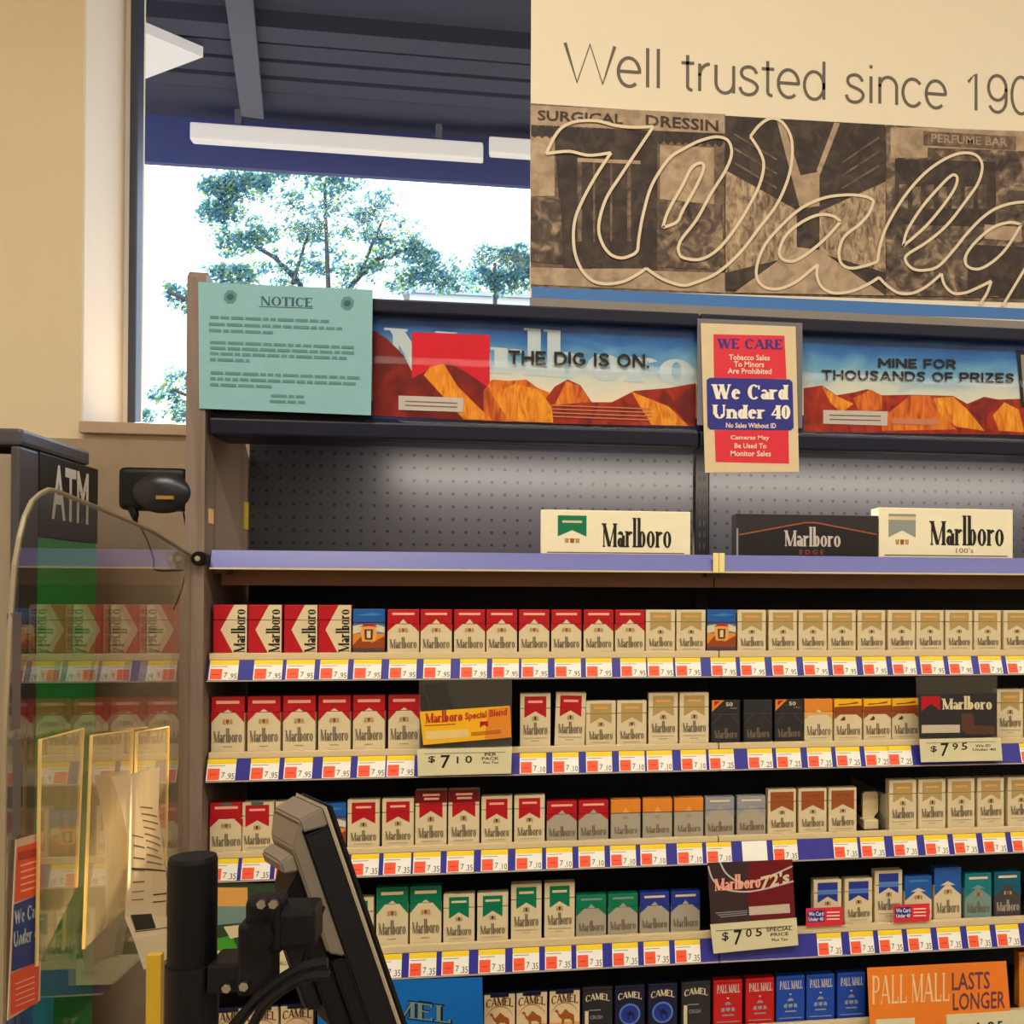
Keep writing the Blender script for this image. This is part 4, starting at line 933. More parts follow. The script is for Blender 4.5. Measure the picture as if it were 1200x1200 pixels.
PK = {
 0: [('side', 250, 289.4), ('side', 291, 330), ('side', 333, 372), ('side', 373, 411.6), ('special', 412.5, 452), ('red', 453.6, 491.6), ('red', 492.4, 530), ('red', 531.6, 569), ('red', 569.8, 606.2), ('red', 607, 645), ('red', 645.6, 682), ('red', 683.4, 719.6), ('red', 720.8, 755.6), ('gold', 757, 791), ('gold', 792.6, 827), ('special', 828, 863), ('gold', 864, 898), ('gold', 901, 934), ('gold', 936, 969), ('gold', 970, 1003.4), ('gold', 1004.6, 1038), ('gold', 1040, 1073), ('gold', 1073.8, 1106), ('gold', 1107.6, 1140), ('gold', 1141, 1173.6), ('gold', 1175, 1208)],
 1: [('redlong', 247, 287), ('redlong', 289, 329.5), ('redlong', 330.6, 370.6), ('redlong', 372, 411.6), ('redlong', 412.6, 452), ('redlong', 455, 492), ('redboxlong', 609, 645.6), ('redboxlong', 649, 686), ('goldshort', 686.6, 721.6), ('goldshort', 722.8, 758), ('goldlong', 760, 794.4), ('goldlong', 796, 831), ('blackc', 833, 868), ('black', 869.4, 907), ('blackc', 908, 941), ('orange', 942.4, 976), ('yellow', 977.4, 1010.4), ('yellow', 1011.6, 1045), ('yellow', 1046, 1077), ('goldlong', 1168, 1199), ('goldlong', 1201, 1234)],
 2: [('redsoft', 243, 281), ('redsoft2', 282, 321), ('redsoft2', 323, 361), ('special', 368, 405), ('redbox', 407, 445), ('redbox', 447, 485.6), ('redcap', 487, 523), ('redcap', 525, 562), ('redboxshort', 563.6, 600.6), ('redboxshort', 602, 639), ('redgrey', 640, 677), ('redgrey', 677.8, 713), ('flat', 715.6, 751), ('flat', 753, 788), ('flat', 790, 824.4), ('silver', 826, 861), ('silver', 863, 898), ('brown', 899.6, 933), ('brown', 935.6, 969), ('brown', 971, 1004), ('goldlong', 1041.6, 1074), ('goldlong', 1076, 1108.4), ('goldlong', 1110, 1143), ('goldlong', 1144.4, 1177.6), ('goldlong', 1179.6, 1213)],
 3: [('greenbox', 360, 398), ('greenbox', 400, 438), ('green', 440.5, 478.7), ('green', 480, 517.6), ('greenbox', 518.7, 557), ('greenbox', 558.7, 596), ('greenboxlong', 598, 635.5), ('greenboxlong', 637, 674.5), ('greengrey', 675, 710.7), ('greengrey', 712, 748), ('bluegrey', 749.5, 784.5), ('bluegrey', 785.5, 821), ('bluebox', 952.5, 987), ('bluebox', 989.5, 1022.5), ('blueboxlong', 1024.5, 1058), ('bluetop', 1059.5, 1092.5), ('bluetall', 1093.7, 1127.5), ('teal', 1130, 1162.5), ('tealblack', 1163.7, 1197.5)],
 4: [('camel', 250, 286), ('camel', 287.5, 326), ('camel', 329, 367.5), ('camel', 567, 604), ('camel', 605.4, 641), ('camel', 644, 679.5), ('camelblack', 681.4, 719), ('camelblue', 720, 756), ('camelblue', 758, 795), ('camelblack', 798, 833), ('pallred', 836, 870), ('pallred', 873.5, 907.5), ('pallblue', 910, 942.6), ('pallblue', 945, 978), ('pallblue', 981, 1014), ('pallorange', 1193, 1226)]}
protos = {}
for k, row in PK.items():
    zr = RZ[k][0]; yref = ROWS[k][1][1]-25 if k < 4 else 1170
    placed = 0
    for i, (kind, xl, xr) in enumerate(row):
        if kind not in protos: protos[kind] = o = make(kind)
        else: o = copy_tree(protos[kind])
        py = yref+(20 if xl < 450 else -8 if xl > 1000 else 6)*(0 if k == 0 else .5)
        o.location = (max(X0+KW/2+.0008, atY((xl+xr)/2, py, .012).x), .0115, zr-.0038)
        o.rotation_euler = (0, R_(1.6) if (k == 1 and kind == 'redboxlong' and i == 7) else 0, 0)
        if o.rotation_euler.y: o.location.z += .001
        tag(o, f'{LOOK[kind]}, {ORD[i]} pack from left in {RN[k]} row', 'cigarette pack', f'cigarette packs in the {RN[k]} row')
# empty pusher track in the third row
pt = atY(1019, 972, .03); zr = RZ[2][0]-.004
ptm = mat('cream_pusher_plastic', (232, 212, 166), .4)
t = thing('pack_pusher', 'cream plastic pusher in the empty slot of third row', 'pusher', (pt.x, .05, zr))
xa, xb = atY(1011, 940, .05).x, atY(1029, 940, .05).x; zt1 = atY(1020, 928, .05).z
m = MB(); m.prism([(xa, .05, zr+.018), (xa, .05, zt1-.004), (xa+.004, .05, zt1), (xb-.003, .05, zt1), (xb, .05, zt1-.003), (xb, .05, zr+.03), (xb-.01, .05, zr+.018)], (0, .008, 0), ptm); rel(t, m.build('paddle', t))
m = MB(); m.box(xa-.004, xb-.006, .03, .062, zr, zr+.018, ptm, .002); m.box(xa, xb-.01, .06, YBK-.03, zr, zr+.006, ptm); rel(t, m.build('track', t))
m = MB(); xw = atY(1037, 940, .02).x; m.box(xw-.0015, xw+.0015, .012, YBK-.03, zr, zr+.07, clear('clear_divider', (.9, .88, .8), 1.45, body=.25)); rel(t, m.build('divider', t))

# cartons on the top shelf
def carton(px0, px1, pyt, kind, label):
    xa, xb = atY(px0, 625, .025).x, atY(px1, 625, .025).x; z0, z1 = zlt-.0028, atY((px0+px1)/2, pyt, .025).z
    t = thing('cigarette_carton', label, 'carton', ((xa+xb)/2, .025, z0), 'cartons on the top shelf')
    w, h = xb-xa, z1-z0; x0 = xa
    base = C['coal'] if kind == 'black' else mat('carton_white', (252, 242, 208), .42)
    m = MB(); m.box(xa, xb, .025, .072, z0, z1, base, .0012); rel(t, m.build('box', t))
    m = MB()
    def q(pts, mm, k=1): m.poly([(x0+u*w, .025-.0003*k, z0+v*h) for u, v in pts], mm)
    if kind == 'black':
        oc = mat('carton_copper_line', (170, 86, 48), .4)
        q([(.02, .55), (.05, .55), (.5, .84), (.95, .55), (.98, .55), (.5, .88)], oc) if False else None
        q([(.02, .50), (.48, .80), (.48, .83), (.02, .53)], oc); q([(.48, .80), (.56, .80), (.56, .83), (.48, .83)], oc); q([(.56, .80), (.99, .55), (.99, .58), (.56, .83)], oc)
        q([(.02, .5), (.48, .8), (.56, .8), (.99, .55), (.99, .05), (.02, .05)], mat('carton_deep_black', (26, 24, 26), .4), 1)
        m.glyphs(MARL, (x0+.33*w, .0243, z0+.26*h), UX, UZ, .40*w, .46*h, C['pallsilver']); m.glyphs(text2d('E D G E', .01), (x0+.44*w, .0243, z0+.08*h), UX, UZ, .17*w, .11*h, mat('carton_red_ink', (170, 60, 40), .5))
        q([(.0, .02), (.012, .02), (.012, .66), (.0, .66)], C['silver'], 2)
    else:
        col = C['green'] if kind == 'green' else mat('carton_grey', (150, 156, 150), .4)
        a, b = (.11, .30) if kind == 'green' else (.07, .27)
        q([(a, .42), ((a+b)/2, .56), (b, .42), (b, .88), (a, .88)][::1], col)
        q([(a+.03, .72), (b-.03, .72), (b-.03, .77), (a+.03, .77)], packw, 2) if kind == 'green' else q([(a, .76), (b, .76), (b, .83), (a, .83)], packw, 2)
        c = (a+b)/2
        for g in (-.035, 0, .035): q([(c+g-.012, .28), (c+g+.012, .28), (c+g+.015, .38), (c+g-.015, .38)], C['gold'] if g else C['brown'], 1)
        s0 = .40 if kind == 'green' else .37
        m.glyphs(MARL, (x0+s0*w, .0245, z0+(.19 if kind == 'green' else .27)*h), UX, UZ, (.47 if kind == 'green' else .56)*w, (.66 if kind == 'green' else .60)*h, ink)
        if kind != 'green': m.glyphs(text2d("100's", .0), (x0+.57*w, .0245, z0+.13*h), UX, UZ, .13*w, .10*h, inkgrey)
        q([(.04, .06), (.96, .06), (.96, .085), (.04, .085)], inkgrey)
    rel(t, m.build('print', t))
carton(634, 809, 598.5, 'green', 'white carton with green emblem on the blue-lipped shelf')
carton(863, 1029, 603, 'black', 'black carton with copper roof line on the blue-lipped shelf')
carton(1030, 1187, 596, 'grey', 'white carton with grey emblem at right on the blue-lipped shelf')

# ------------------------------------------------------------------ clear promo sign holders clipped to the shelf fronts
acr = clear('clear_acrylic_card_holder', (.92, .92, .9), 1.45, body=.06)
ppm = mat('price_panel_cream', (226, 218, 176), .4)
def promo(label, clearq, cardq, priceq, draw, price):
    Yc = -.024
    c = atY(sum(p[0] for p in priceq)/4, priceq[2][1], Yc)
    t = thing('promo_sign', label, 'sign', (c.x, Yc, c.z))
    if clearq:
        m = MB(); m.prism([atY(x, y, Yc+.003) for x, y in clearq], (0, -.002, 0), acr); rel(t, m.build('clear_holder', t))
    m = MB(); m.prism([atY(x, y, Yc-.0005) for x, y in cardq[0]], (0, -.0008, 0), cardq[1]); f = Face(m, Yc-.0016, .0003); draw(f); rel(t, m.build('card', t))
    m = MB(); m.prism([atY(x, y, Yc) for x, y in priceq], (0, -.003, 0), ppm); f = Face(m, Yc-.0034, .0003); price(f); rel(t, m.build('price_panel', t))
def z4(p): return (440+p[0]/5, 690+p[1]/5)
def d1(f):
    f.poly([z4(p) for p in ((660, 705), (790, 690), (796, 870), (640, 885))], C['orange'])
    f.poly([z4(p) for p in ((290, 835), (545, 822), (548, 868), (294, 888))], mat('card_pale_box', (236, 206, 130), .5)); f.up()
    cr_ = mat('card_red_ink', (186, 44, 30), .5)
    f.quadtext(serif2d('Marlboro', .24, .09), z4((290, 788)), z4((510, 774)), z4((290, 718)), cr_)
    f.quadtext(text2d('Special Blend', .03), z4((524, 780)), z4((770, 752)), z4((524, 726)), cr_)
    f.poly([z4(p) for p in ((612, 778), (660, 775), (660, 810), (636, 796), (612, 813))], C['red'])
    for k in range(3): f.poly([z4(p) for p in ((560, 842+k*8), (735, 826+k*8), (735, 829+k*8), (560, 845+k*8))], C['rust'])
    f.poly([z4(p) for p in ((285, 800), (470, 790), (470, 794), (285, 804))], C['rust'])
def p1(f):
    for s, a, b, t in (('$', (308, 1022), (350, 1021), 980), ('7', (382, 1052), (438, 1050), 975), ('1', (476, 1024), (486, 1023), 984), ('0', (526, 1022), (566, 1021), 978), ('PER', (640, 980), (710, 978), 962), ('PACK', (624, 1004), (724, 1002), 986), ('Plus Tax', (630, 1024), (722, 1023), 1012)):
        f.quadtext(text2d(s, .012), z4(a), z4(b), z4((a[0], t)), ink)
    f.poly([z4(p) for p in ((285, 965), (760, 955), (760, 958), (285, 968))], inkgrey)
promo('yellow and orange price card holder priced 7 10 in second pack row', [(491, 797), (600, 797), (600, 877), (491, 880)], ([(492, 834), (597, 827), (599, 864), (496, 873)], C['yellow']), [(489, 878), (600, 875), (599, 906), (490, 909)], d1, p1)
def z7(p): return (980+p[0]/5, 690+p[1]/5)
def d2(f):
    f.poly([z7(p) for p in ((498, 630), (608, 628), (610, 712), (555, 672), (500, 716))], C['red']); f.quadtext(serif2d('Marlboro', .24, .09), z7((616, 708)), z7((912, 708)), z7((616, 628)), packw)
    f.poly([z7(p) for p in ((735, 730), (800, 728), (810, 800), (930, 805), (930, 850), (770, 852), (735, 830))], C['brownink']); f.up(); f.poly([z7(p) for p in ((500, 798), (724, 796), (724, 842), (500, 846))], mat('card_pale_grey', (206, 190, 168), .5))
def p2(f):
    for s, a, b, t in (('$', (552, 960), (590, 960), 920), ('7', (612, 982), (660, 980), 905), ('9', (680, 945), (714, 944), 905), ('5', (734, 944), (768, 943), 902), ('We ID', (815, 928), (905, 926), 912), ('Under 40', (800, 950), (935, 948), 934)):
        f.quadtext(text2d(s, .01), z7(a), z7(b), z7((a[0], t)), ink)
    f.poly([z7(p) for p in ((525, 903), (935, 893), (935, 896), (525, 906))], inkgrey)
promo('black card holder with red chevron priced 7 95 in second pack row', [(1073, 793), (1168, 792), (1168, 864), (1076, 866)], ([(1076, 814), (1168, 812), (1168, 862), (1077, 864)], C['coal']), [(1077, 866), (1172, 864), (1174, 891), (1079, 893)], d2, p2)
def z8(p): return (660+p[0]/4, 1000+p[1]/4)
def d3(f):
    f.poly([z8(p) for p in ((870, 40), (1074, 30), (1085, 300), (880, 310), (860, 180))], C['darkred']); f.up()
    pts = [z8(p) for p in ((680, 60), (700, 120), (750, 165), (850, 180), (950, 165), (1080, 130))]; f.ribbon(smooth_path(pts), .003, C['pallsilver'])
    f.ribbon(smooth_path([z8(p) for p in ((735, 42), (770, 100), (850, 140), (960, 110), (1074, 60))]), .003, C['pallsilver']); f.up()
    f.quadtext(serif2d('Marlboro', .24, .09), z8((706, 178)), z8((925, 160)), z8((706, 106)), C['pink'])
    f.quadtext(text2d("72's", .03), z8((925, 172)), z8((1060, 138)), z8((925, 108)), packw)
    f.poly([z8(p) for p in ((870, 250), (1060, 236), (1064, 278), (872, 290))], mat('card_pale_grey', (206, 190, 168), .5))
    for k in range(3): f.poly([z8(p) for p in ((715+k*10, 278+k*9), (862, 266+k*9), (862, 270+k*9), (715+k*10, 282+k*9))], C['silver'])
def p3(f):
    for s, a, b, t in (('$', (744, 414), (776, 412), 370), ('7', (800, 430), (838, 428), 360), ('0', (856, 394), (884, 392), 354), ('5', (902, 390), (932, 388), 350), ('SPECIAL', (952, 368), (1074, 360), 350), ('PRICE', (972, 390), (1056, 384), 374), ('Plus Tax', (978, 412), (1054, 408), 400)):
        f.quadtext(text2d(s, .012), z8(a), z8(b), z8((a[0], t)), ink)
    f.poly([z8(p) for p in ((716, 362), (1074, 338), (1074, 342), (716, 366))], inkgrey)
promo('dark red card holder with white swirls priced 7 05 in fourth pack row', None, ([(829, 1011), (928, 1007), (932, 1075), (833, 1083)], mat('card_brown_black', (62, 40, 44), .35)), [(832, 1083), (933, 1075), (935, 1107), (836, 1117)], d3, p3)
cb = mat('card_bright_blue', (22, 110, 196), .3, vary=.3, scale=6)
def d4(f):
    P = [(405, 1183), (528, 1200)]
    f.quadtext(serif2d('CAMEL', .26, .12), (404, 1186), (530, 1201), (404, 1162), C['navy']); f.up(); f.quadtext(serif2d('CAMEL', .16, .07), (406, 1184.5), (528, 1199.5), (406, 1164), C['tealgrey'])
    f.rect(380, 1164, 396, 1172, C['sky'])
def p4(f): f.quadtext(text2d('$', .03), (395, 1240), (404, 1240), (395, 1228), ink)
promo('bright blue card behind the monitor on the bottom pack row', None, ([(371, 1152), (565, 1145), (567, 1222), (373, 1230)], cb), [(380, 1231), (566, 1223), (567, 1255), (381, 1263)], d4, p4)
def z9(p): return (900+p[0]/4, 1000+p[1]/4)
def d5(f):
    f.quadtext(serif2d('PALL MALL', .14, .06, .04), z9((488, 708)), z9((850, 692)), z9((488, 574)), mat('card_peach_ink', (250, 214, 160), .5))
    f.quadtext(text2d('LASTS', .015), z9((862, 644)), z9((1040, 636)), z9((862, 560)), mat('card_violet_ink', (112, 60, 70), .5)); f.quadtext(text2d('LONGER', .015), z9((866, 738)), z9((1112, 726)), z9((866, 656)), mat('card_violet_ink', (112, 60, 70), .5))
    f.poly([z9(p) for p in ((505, 778), (688, 770), (690, 850), (508, 850))], ppm)
def p5(f):
    for s, a, b, t in (('$', (890, 850), (925, 850), 800), ('6', (960, 860), (1000, 860), 790), ('9', (1030, 830), (1060, 830), 788), ('5', (1075, 828), (1100, 828), 786)): f.quadtext(text2d(s, .03), z9(a), z9(b), z9((a[0], t)), ink)
promo('orange card holder reading LASTS LONGER on the bottom pack row', None, ([(1016, 1134), (1179, 1126), (1186, 1215), (1020, 1222)], mat('card_orange', (244, 132, 40), .35, vary=.12, scale=8)), [(1108, 1189), (1206, 1183), (1209, 1216), (1110, 1222)], d5, p5)
def d6(f):
    f.poly([(254, 1040), (290, 1040), (290, 1062), (254, 1062)], C['sand']); f.poly([(254, 1062), (300, 1062), (300, 1080), (254, 1084)], C['tealgrey']); f.poly([(254, 1100), (272, 1096), (282, 1120), (254, 1122)], mat('card_lime', (70, 160, 50), .4))
    f.poly([(262, 1086), (280, 1084), (290, 1096), (270, 1100)], packw)
def p6(f): f.quadtext(text2d('CALL', .02), (324, 1132), (336, 1131), (324, 1127), inkgrey); f.poly([(300, 1108), (347, 1106), (347, 1112), (300, 1114)], C['green'])
promo('green card holder seen behind the monitor arm in fourth pack row', [(252, 1036), (348, 1034), (348, 1110), (252, 1114)], ([(254, 1038), (332, 1037), (332, 1110), (254, 1114)], mat('card_dark_green', (44, 72, 48), .4, vary=.4, scale=18)), [(252, 1114), (347, 1108), (347, 1141), (252, 1148)], d6, p6)
for (x0, y0, x1, y1, lb) in ((944.5, 1063.5, 988, 1085, 'small red We Card sticker below the leftmost dark blue panel pack'), (1047, 1059.5, 1089, 1080, 'small red We Card sticker under the bright blue topped pack')):
    t = MB(); t.prism([atY(*p, -.008) for p in ((x0, y0+1), (x1, y0-1), (x1, y1-1), (x0, y1+1))], (0, -.001, 0), redp); f = Face(t, -.0093, .0003)
    w = x1-x0; f.poly([(x0+2, y0+4), (x0+w*.5, y0+3), (x0+w*.5, y1-5), (x0+2, y1-4)], bluep); f.up()
    f.quadtext(text2d('We Card', .02), (x0+3, y0+10), (x0+w*.47, y0+9.5), (x0+3, y0+5), white); f.quadtext(text2d('Under 40', .02), (x0+3, y0+16), (x0+w*.47, y0+15.5), (x0+3, y0+11.5), white)
    for q in range(3): f.poly([(x0+w*.56, y0+5+q*4), (x1-4, y0+4.5+q*4), (x1-4, y0+6+q*4), (x0+w*.56, y0+6.5+q*4)], pinkink)
    tag(t.build('we_card_sticker'), lb, 'sticker')

# ------------------------------------------------------------------ left side: bolt, wall unit, cash machine, clear shield
XP = ex0+.012
zb_ = atY(236, 655, PFY).z; xb_ = atY(236, 655, PFY).x
t = thing('shield_knob', 'black knob with bright screw on the grey wood end panel', 'knob', (xb_, PFY, zb_))
m = MB(); m.cyl((xb_, PFY-.001, zb_), (xb_, PFY-.016, zb_), .0125, black); m.cyl((xb_, PFY-.0161, zb_), (xb_, PFY-.019, zb_), .010, black); rel(t, m.build('knob_body', t))
m = MB(); m.cyl((xb_, PFY-.0191, zb_), (xb_, PFY-.022, zb_), .005, mat('steel', (210, 205, 195), .25, metal=1), 6); rel(t, m.build('screw', t))
p = atY(247, 605, PFY); m = MB(); p = atX(247, 605, ex1); m.box(ex1-.001, ex1+.0015, p.y-.012, p.y+.012, p.z-.013, p.z+.013, mat('peach_sticker', (250, 196, 140), .5)); tag(m.build('wall_sticker'), 'small peach sticker on the inner face of the end panel', 'sticker')
p = atX(289, 605, ex1); m = MB(); m.box(ex1+.0003, ex1+.003, YBK-.03, YBK-.004, p.z-.027, p.z+.027, mat('yellow_label', (206, 176, 70), .5)); tag(m.build('edge_label'), 'narrow yellow label where the end panel meets the pegboard', 'label')

# black unit on the outer face of the end panel
Yd = -.035
t = thing('wall_unit', 'black rounded unit with small yellow label beside the wood end panel', 'device', (atY(180, 600, Yd).x, Yd, atY(180, 600, Yd).z))
x0, x1 = atY(140, 575, Yd+.03).x, atY(220, 575, Yd+.03).x; z0, z1 = atY(180, 598, Yd+.03).z, atY(180, 548, Yd+.03).z
m = MB(); m.box(x0, x1, Yd+.02, Yd+.065, z0, z1, black, .012, 3); rel(t, m.build('housing', t, True))
cx, cz = atY(186, 577, Yd).x, atY(190, 576, Yd).z
bm = bmesh.new(); bmesh.ops.create_uvsphere(bm, u_segments=28, v_segments=16, radius=1)
for v in bm.verts: v.co = Vector((cx+v.co.x*.050, Yd+.022+v.co.y*.022, cz+v.co.z*.036))
m = MB(); m.bm(bm, mat('black_gloss', (30, 30, 36), .3)); rel(t, m.build('dome', t, True))
p = atY(193, 583, Yd-.001); m = MB(); m.box(p.x-.014, p.x+.014, Yd-.002, Yd+.004, p.z-.003, p.z+.003, mat('yellow_brown_label', (150, 116, 50), .5)); rel(t, m.build('label_plate', t))
m = MB(); m.tube([atY(155, 594, Yd+.03), atY(158, 604, Yd+.03), atY(159, 612, Yd+.03)], [.009, .007, .003], black); rel(t, m.build('hook', t))
m = MB(); m.tube([atY(*p, Yd+.045) for p in smooth_path([(215, 600), (219, 625), (221, 650), (213, 690), (203, 715)])], .0016, black, 6); m.tube([atY(*p, Yd+.05) for p in smooth_path([(160, 610), (172, 632), (180, 655), (183, 668), (215, 668)])], .0014, black, 6)
tag(m.build('cable'), 'thin dark cables hanging below the black unit', 'cable')

# cash machine
YA1 = .80; XA = atY(115, 600, YA1).x; YA0 = atX(24, 560, XA).y
atm = thing('cash_machine', 'grey cash machine with black sign face lettered ATM and green panel', 'cash machine', (XA-.3, (YA0+YA1)/2, 0))
grey = mat('atm_grey_plastic', (158, 144, 122), .5); dgrey = mat('atm_dark_grey', (74, 72, 76), .4); green = mat('atm_green_panel', (20, 184, 88), .35)
ztop = atX(112, 546, XA).z; zmid = atX(112, 637, XA).z
yc = atX(46, 600, XA).y
m = MB(); m.box(XA-.5, XA-.012, YA0+.015, YA1, 0, ztop-.02, grey, .01); rel(atm, m.build('body', atm))
m = MB(); m.box(XA-.51, XA+.004, YA0-.004, YA1-.06, ztop-.005, ztop+.03, dgrey, .008); rel(atm, m.build('top_cap', atm))
m = MB(); m.box(XA-.02, XA-.001, YA0, yc, .2, ztop-.006, dgrey, .006); rel(atm, m.build('corner_trim', atm))
m = MB(); m.box(XA-.03, XA, yc+.001, YA1, zmid, ztop-.006, blackm, .003)
a, b = atX(60, 612, XA), atX(103, 615, XA); tp = atX(103, 555, XA)
sf_ = rel(atm, m.build('sign_face', atm)); m = MB()
vs, fs = text2d('ATM', .02); xs = [v[0] for v in vs]; ys = [v[1] for v in vs]
m.add([(XA+.0008, a.y+(b.y-a.y)*(v[0]-min(xs))/(max(xs)-min(xs)), b.z+(tp.z-b.z)*(v[1]-min(ys))/(max(ys)-min(ys))) for v in vs], fs, mat('atm_white_letters', (250, 246, 240), .4))
m.build('lettering', sf_)
m = MB(); m.box(XA-.03, XA-.002, yc+.001, YA1, .2, zmid-.001, green, .004); rel(atm, m.build('green_panel', atm))

# clear shield standing out from the fixture
pl = clear('clear_shield_acrylic', (.90, .89, .85), 1.49)
ol = [(225, 650), (180, 622), (116, 594.5), (90, 584), (70, 575.5), (60, 574), (50, 579), (41, 587), (32, 606), (26, 630), (20.5, 662), (15.5, 730)]
pts = [atX(x, y, XP) for x, y in ol]; yn = pts[-1].y
ZB = .905
poly = [Vector((XP, PFY-.003, ZB)), Vector((XP, PFY-.003, pts[0].z))]+pts[0:]+[Vector((XP, yn-.01, 1.3)), Vector((XP, yn-.012, ZB))]
sh = thing('clear_shield', 'clear acrylic side shield with rounded corner left of the shelves', 'shield', (XP, (yn+PFY)/2, ZB))
m = MB(); m.prism(poly, (-.006, 0, 0), pl); rel(sh, m.build('acrylic_sheet', sh))
em = mat('acrylic_polished_edge', (150, 136, 108), .3)
m = MB(); path = [Vector((XP-.003, p.y, p.z)) for p in poly[1:]]; m.tube(path, .0031, em, 6); rel(sh, m.build('polished_edge', sh))
gm = mat('grey_bracket_metal', (110, 108, 112), .4, metal=.4)
m = MB()
for y0, y1 in ((718, 856), (866, 982)):
    a, b = atX(19, y0, XP), atX(15.5, y1, XP); m.box(XP-.0065, XP+.0005, a.y-.008, a.y+.012, b.z, a.z, gm, .001)
rel(sh, m.build('edge_bracket', sh))
# sticker on the shield
st = thing('we_card_decal', 'orange and blue We Card decal on the near edge of clear shield', 'sticker', (XP+.003, atX(30, 1080, XP).y, atX(30, 1180, XP).z))
XD = XP+.0035
def fx(m, pts, X, mm): m.poly([Vector((X, q.y, q.z)) for q in (atX(x, y, XD) for x, y in pts)], mm)
m = MB(); a0 = [atX(x, y, XD) for x, y in ((19, 984), (51, 975), (47, 1172), (9, 1196))]; m.prism(a0, (-.001, 0, 0), mat('decal_border', (214, 180, 146), .6)); rel(st, m.build('backing', st))
m = MB()
def z10(p): return (p[0]/4, 900+p[1]/4)
oc = mat('decal_orange', (232, 84, 44), .5); bc2 = mat('decal_blue', (26, 52, 124), .5)
fx(m, [z10(p) for p in ((80, 372), (202, 338), (198, 585), (68, 630))], XD+.0003, oc); fx(m, [z10(p) for p in ((65, 640), (198, 585), (190, 905), (52, 955))], XD+.0004, bc2); fx(m, [z10(p) for p in ((50, 965), (185, 900), (178, 1100), (48, 1160))], XD+.0003, oc)
fx(m, [z10(p) for p in ((84, 395), (190, 370), (190, 410), (82, 436))], XD+.0005, mat('decal_dark_orange', (180, 60, 40), .5))
for s, a, b, t in (('We Card', (66, 735), (192, 690), 668), ('Under 40', (60, 842), (186, 798), 770)):
    A, B_, T_ = atX(*z10(a), XD), atX(*z10(b), XD), atX(*z10((a[0], t)), XD)
    vs, fs = serif2d(s, .24, .1); xs = [v[0] for v in vs]; wmax = max(xs)
    m.add([(XD+.0007, A.y+(B_.y-A.y)*v[0]/wmax, A.z+(T_.z-A.z)*v[1]+(B_.z-A.z)*v[0]/wmax) for v in vs], fs, mat('decal_pale_ink', (180, 196, 190), .5))
for k in range(5):
    y = 455+k*30; fx(m, [z10(p) for p in ((95, y), (185, y-28), (185, y-20), (95, y+8))], XD+.0006, C['pink'])
    y = 1010+k*26; fx(m, [z10(p) for p in ((70, y), (160, y-36), (160, y-30), (70, y+6))], XD+.0006, C['pink'])
rel(st, m.build('print', st))

# clear sleeves hanging on the shield, and the typed sheet
slv = clear('clear_sleeve', (.95, .92, .84), 1.45, body=.30, bodyc=(236, 214, 172)); edge = paper_mat('sleeve_lit_edge', (255, 232, 160), .5)  # rim's bright cream paints in the glow of sunlit clear edges
SL = [([(47, 867), (97, 854), (89, 1040), (43, 1132)], 'leftmost of three clear document sleeves hanging on the shield'), ([(107, 862), (155, 856), (148, 1062), (98, 1112)], 'middle of three clear document sleeves hanging on the shield'), ([(160, 858), (197, 852), (194, 1015), (156, 1060)], 'rightmost of three clear document sleeves hanging on the shield')]
for i, (q, lb) in enumerate(SL):
    X = XP+.008+.004*i; P = [atX(x, y, X) for x, y in q]
    t = thing('document_sleeve', lb, 'document sleeve', ((P[2]+P[3])/2), 'document sleeves on the shield')
    m = MB(); m.prism(P, (.0012, 0, 0), slv); rel(t, m.build('pocket', t))
    m = MB(); m.tube([P[3], P[0], P[1], P[2]], .0022, edge, 6); rel(t, m.build('rim', t))
X = XP+.024
doc = thing('typed_sheet', 'white typed sheet with black square, curled and hanging on the shield', 'paper', atX(160, 1137, X))
pap = paper_mat('white_paper', (250, 236, 206), .55)
L = [(131, 910), (140, 945), (147, 985), (146, 1040), (145, 1075), (147, 1100), (156, 1137)]; Rr = [(187, 899), (184, 950), (188, 1000), (193, 1035), (194, 1072), (194, 1092), (194, 1115)]
off = [0, .002, .004, .003, .001, .010, .014]
m = MB()
A_ = [[atX(a[0]+(b[0]-a[0])*t_/6, a[1]+(b[1]-a[1])*t_/6, X)+Vector((o_+.008*math.sin(t_/6*3.14), 0, 0)) for t_ in range(7)] for a, b, o_ in zip(L, Rr, off)]
for i in range(6):
    for j in range(6): m.poly([A_[i][j], A_[i+1][j], A_[i+1][j+1], A_[i][j+1]], pap)
rel(doc, m.build('sheet', doc, True))
m = MB()
def dp(u, v, o_=.0012):
    u = max(0, min(.999, u))*6; v = max(0, min(.999, v))*6; i, j = int(v), int(u); a, b = v-i, u-j
    return A_[i][j].lerp(A_[i][j+1], b).lerp(A_[i+1][j].lerp(A_[i+1][j+1], b), a)+Vector((o_, 0, 0))
def dq(u0, u1, v0, v1, mm):
    n = 4
    for k in range(n):
        a, b = u0+(u1-u0)*k/n, u0+(u1-u0)*(k+1)/n; m.poly([dp(a, v0), dp(a, v1), dp(b, v1), dp(b, v0)], mm)
for k in range(9): dq(.35, .85 if k % 3 else .7, .16+k*.03, .166+k*.03, inkgrey)
for k in range(7): dq(.08, .3, .30+k*.045, .306+k*.045, inkgrey)
for v in (.43, .55, .59, .78): dq(.06 if v in (.43, .78) else .5, .95, v, v+.007, ink)
dq(.08, .48, .655, .775, ink)
rel(doc, m.build('print', doc))
yp = atX(182, 1160, XP+.05)
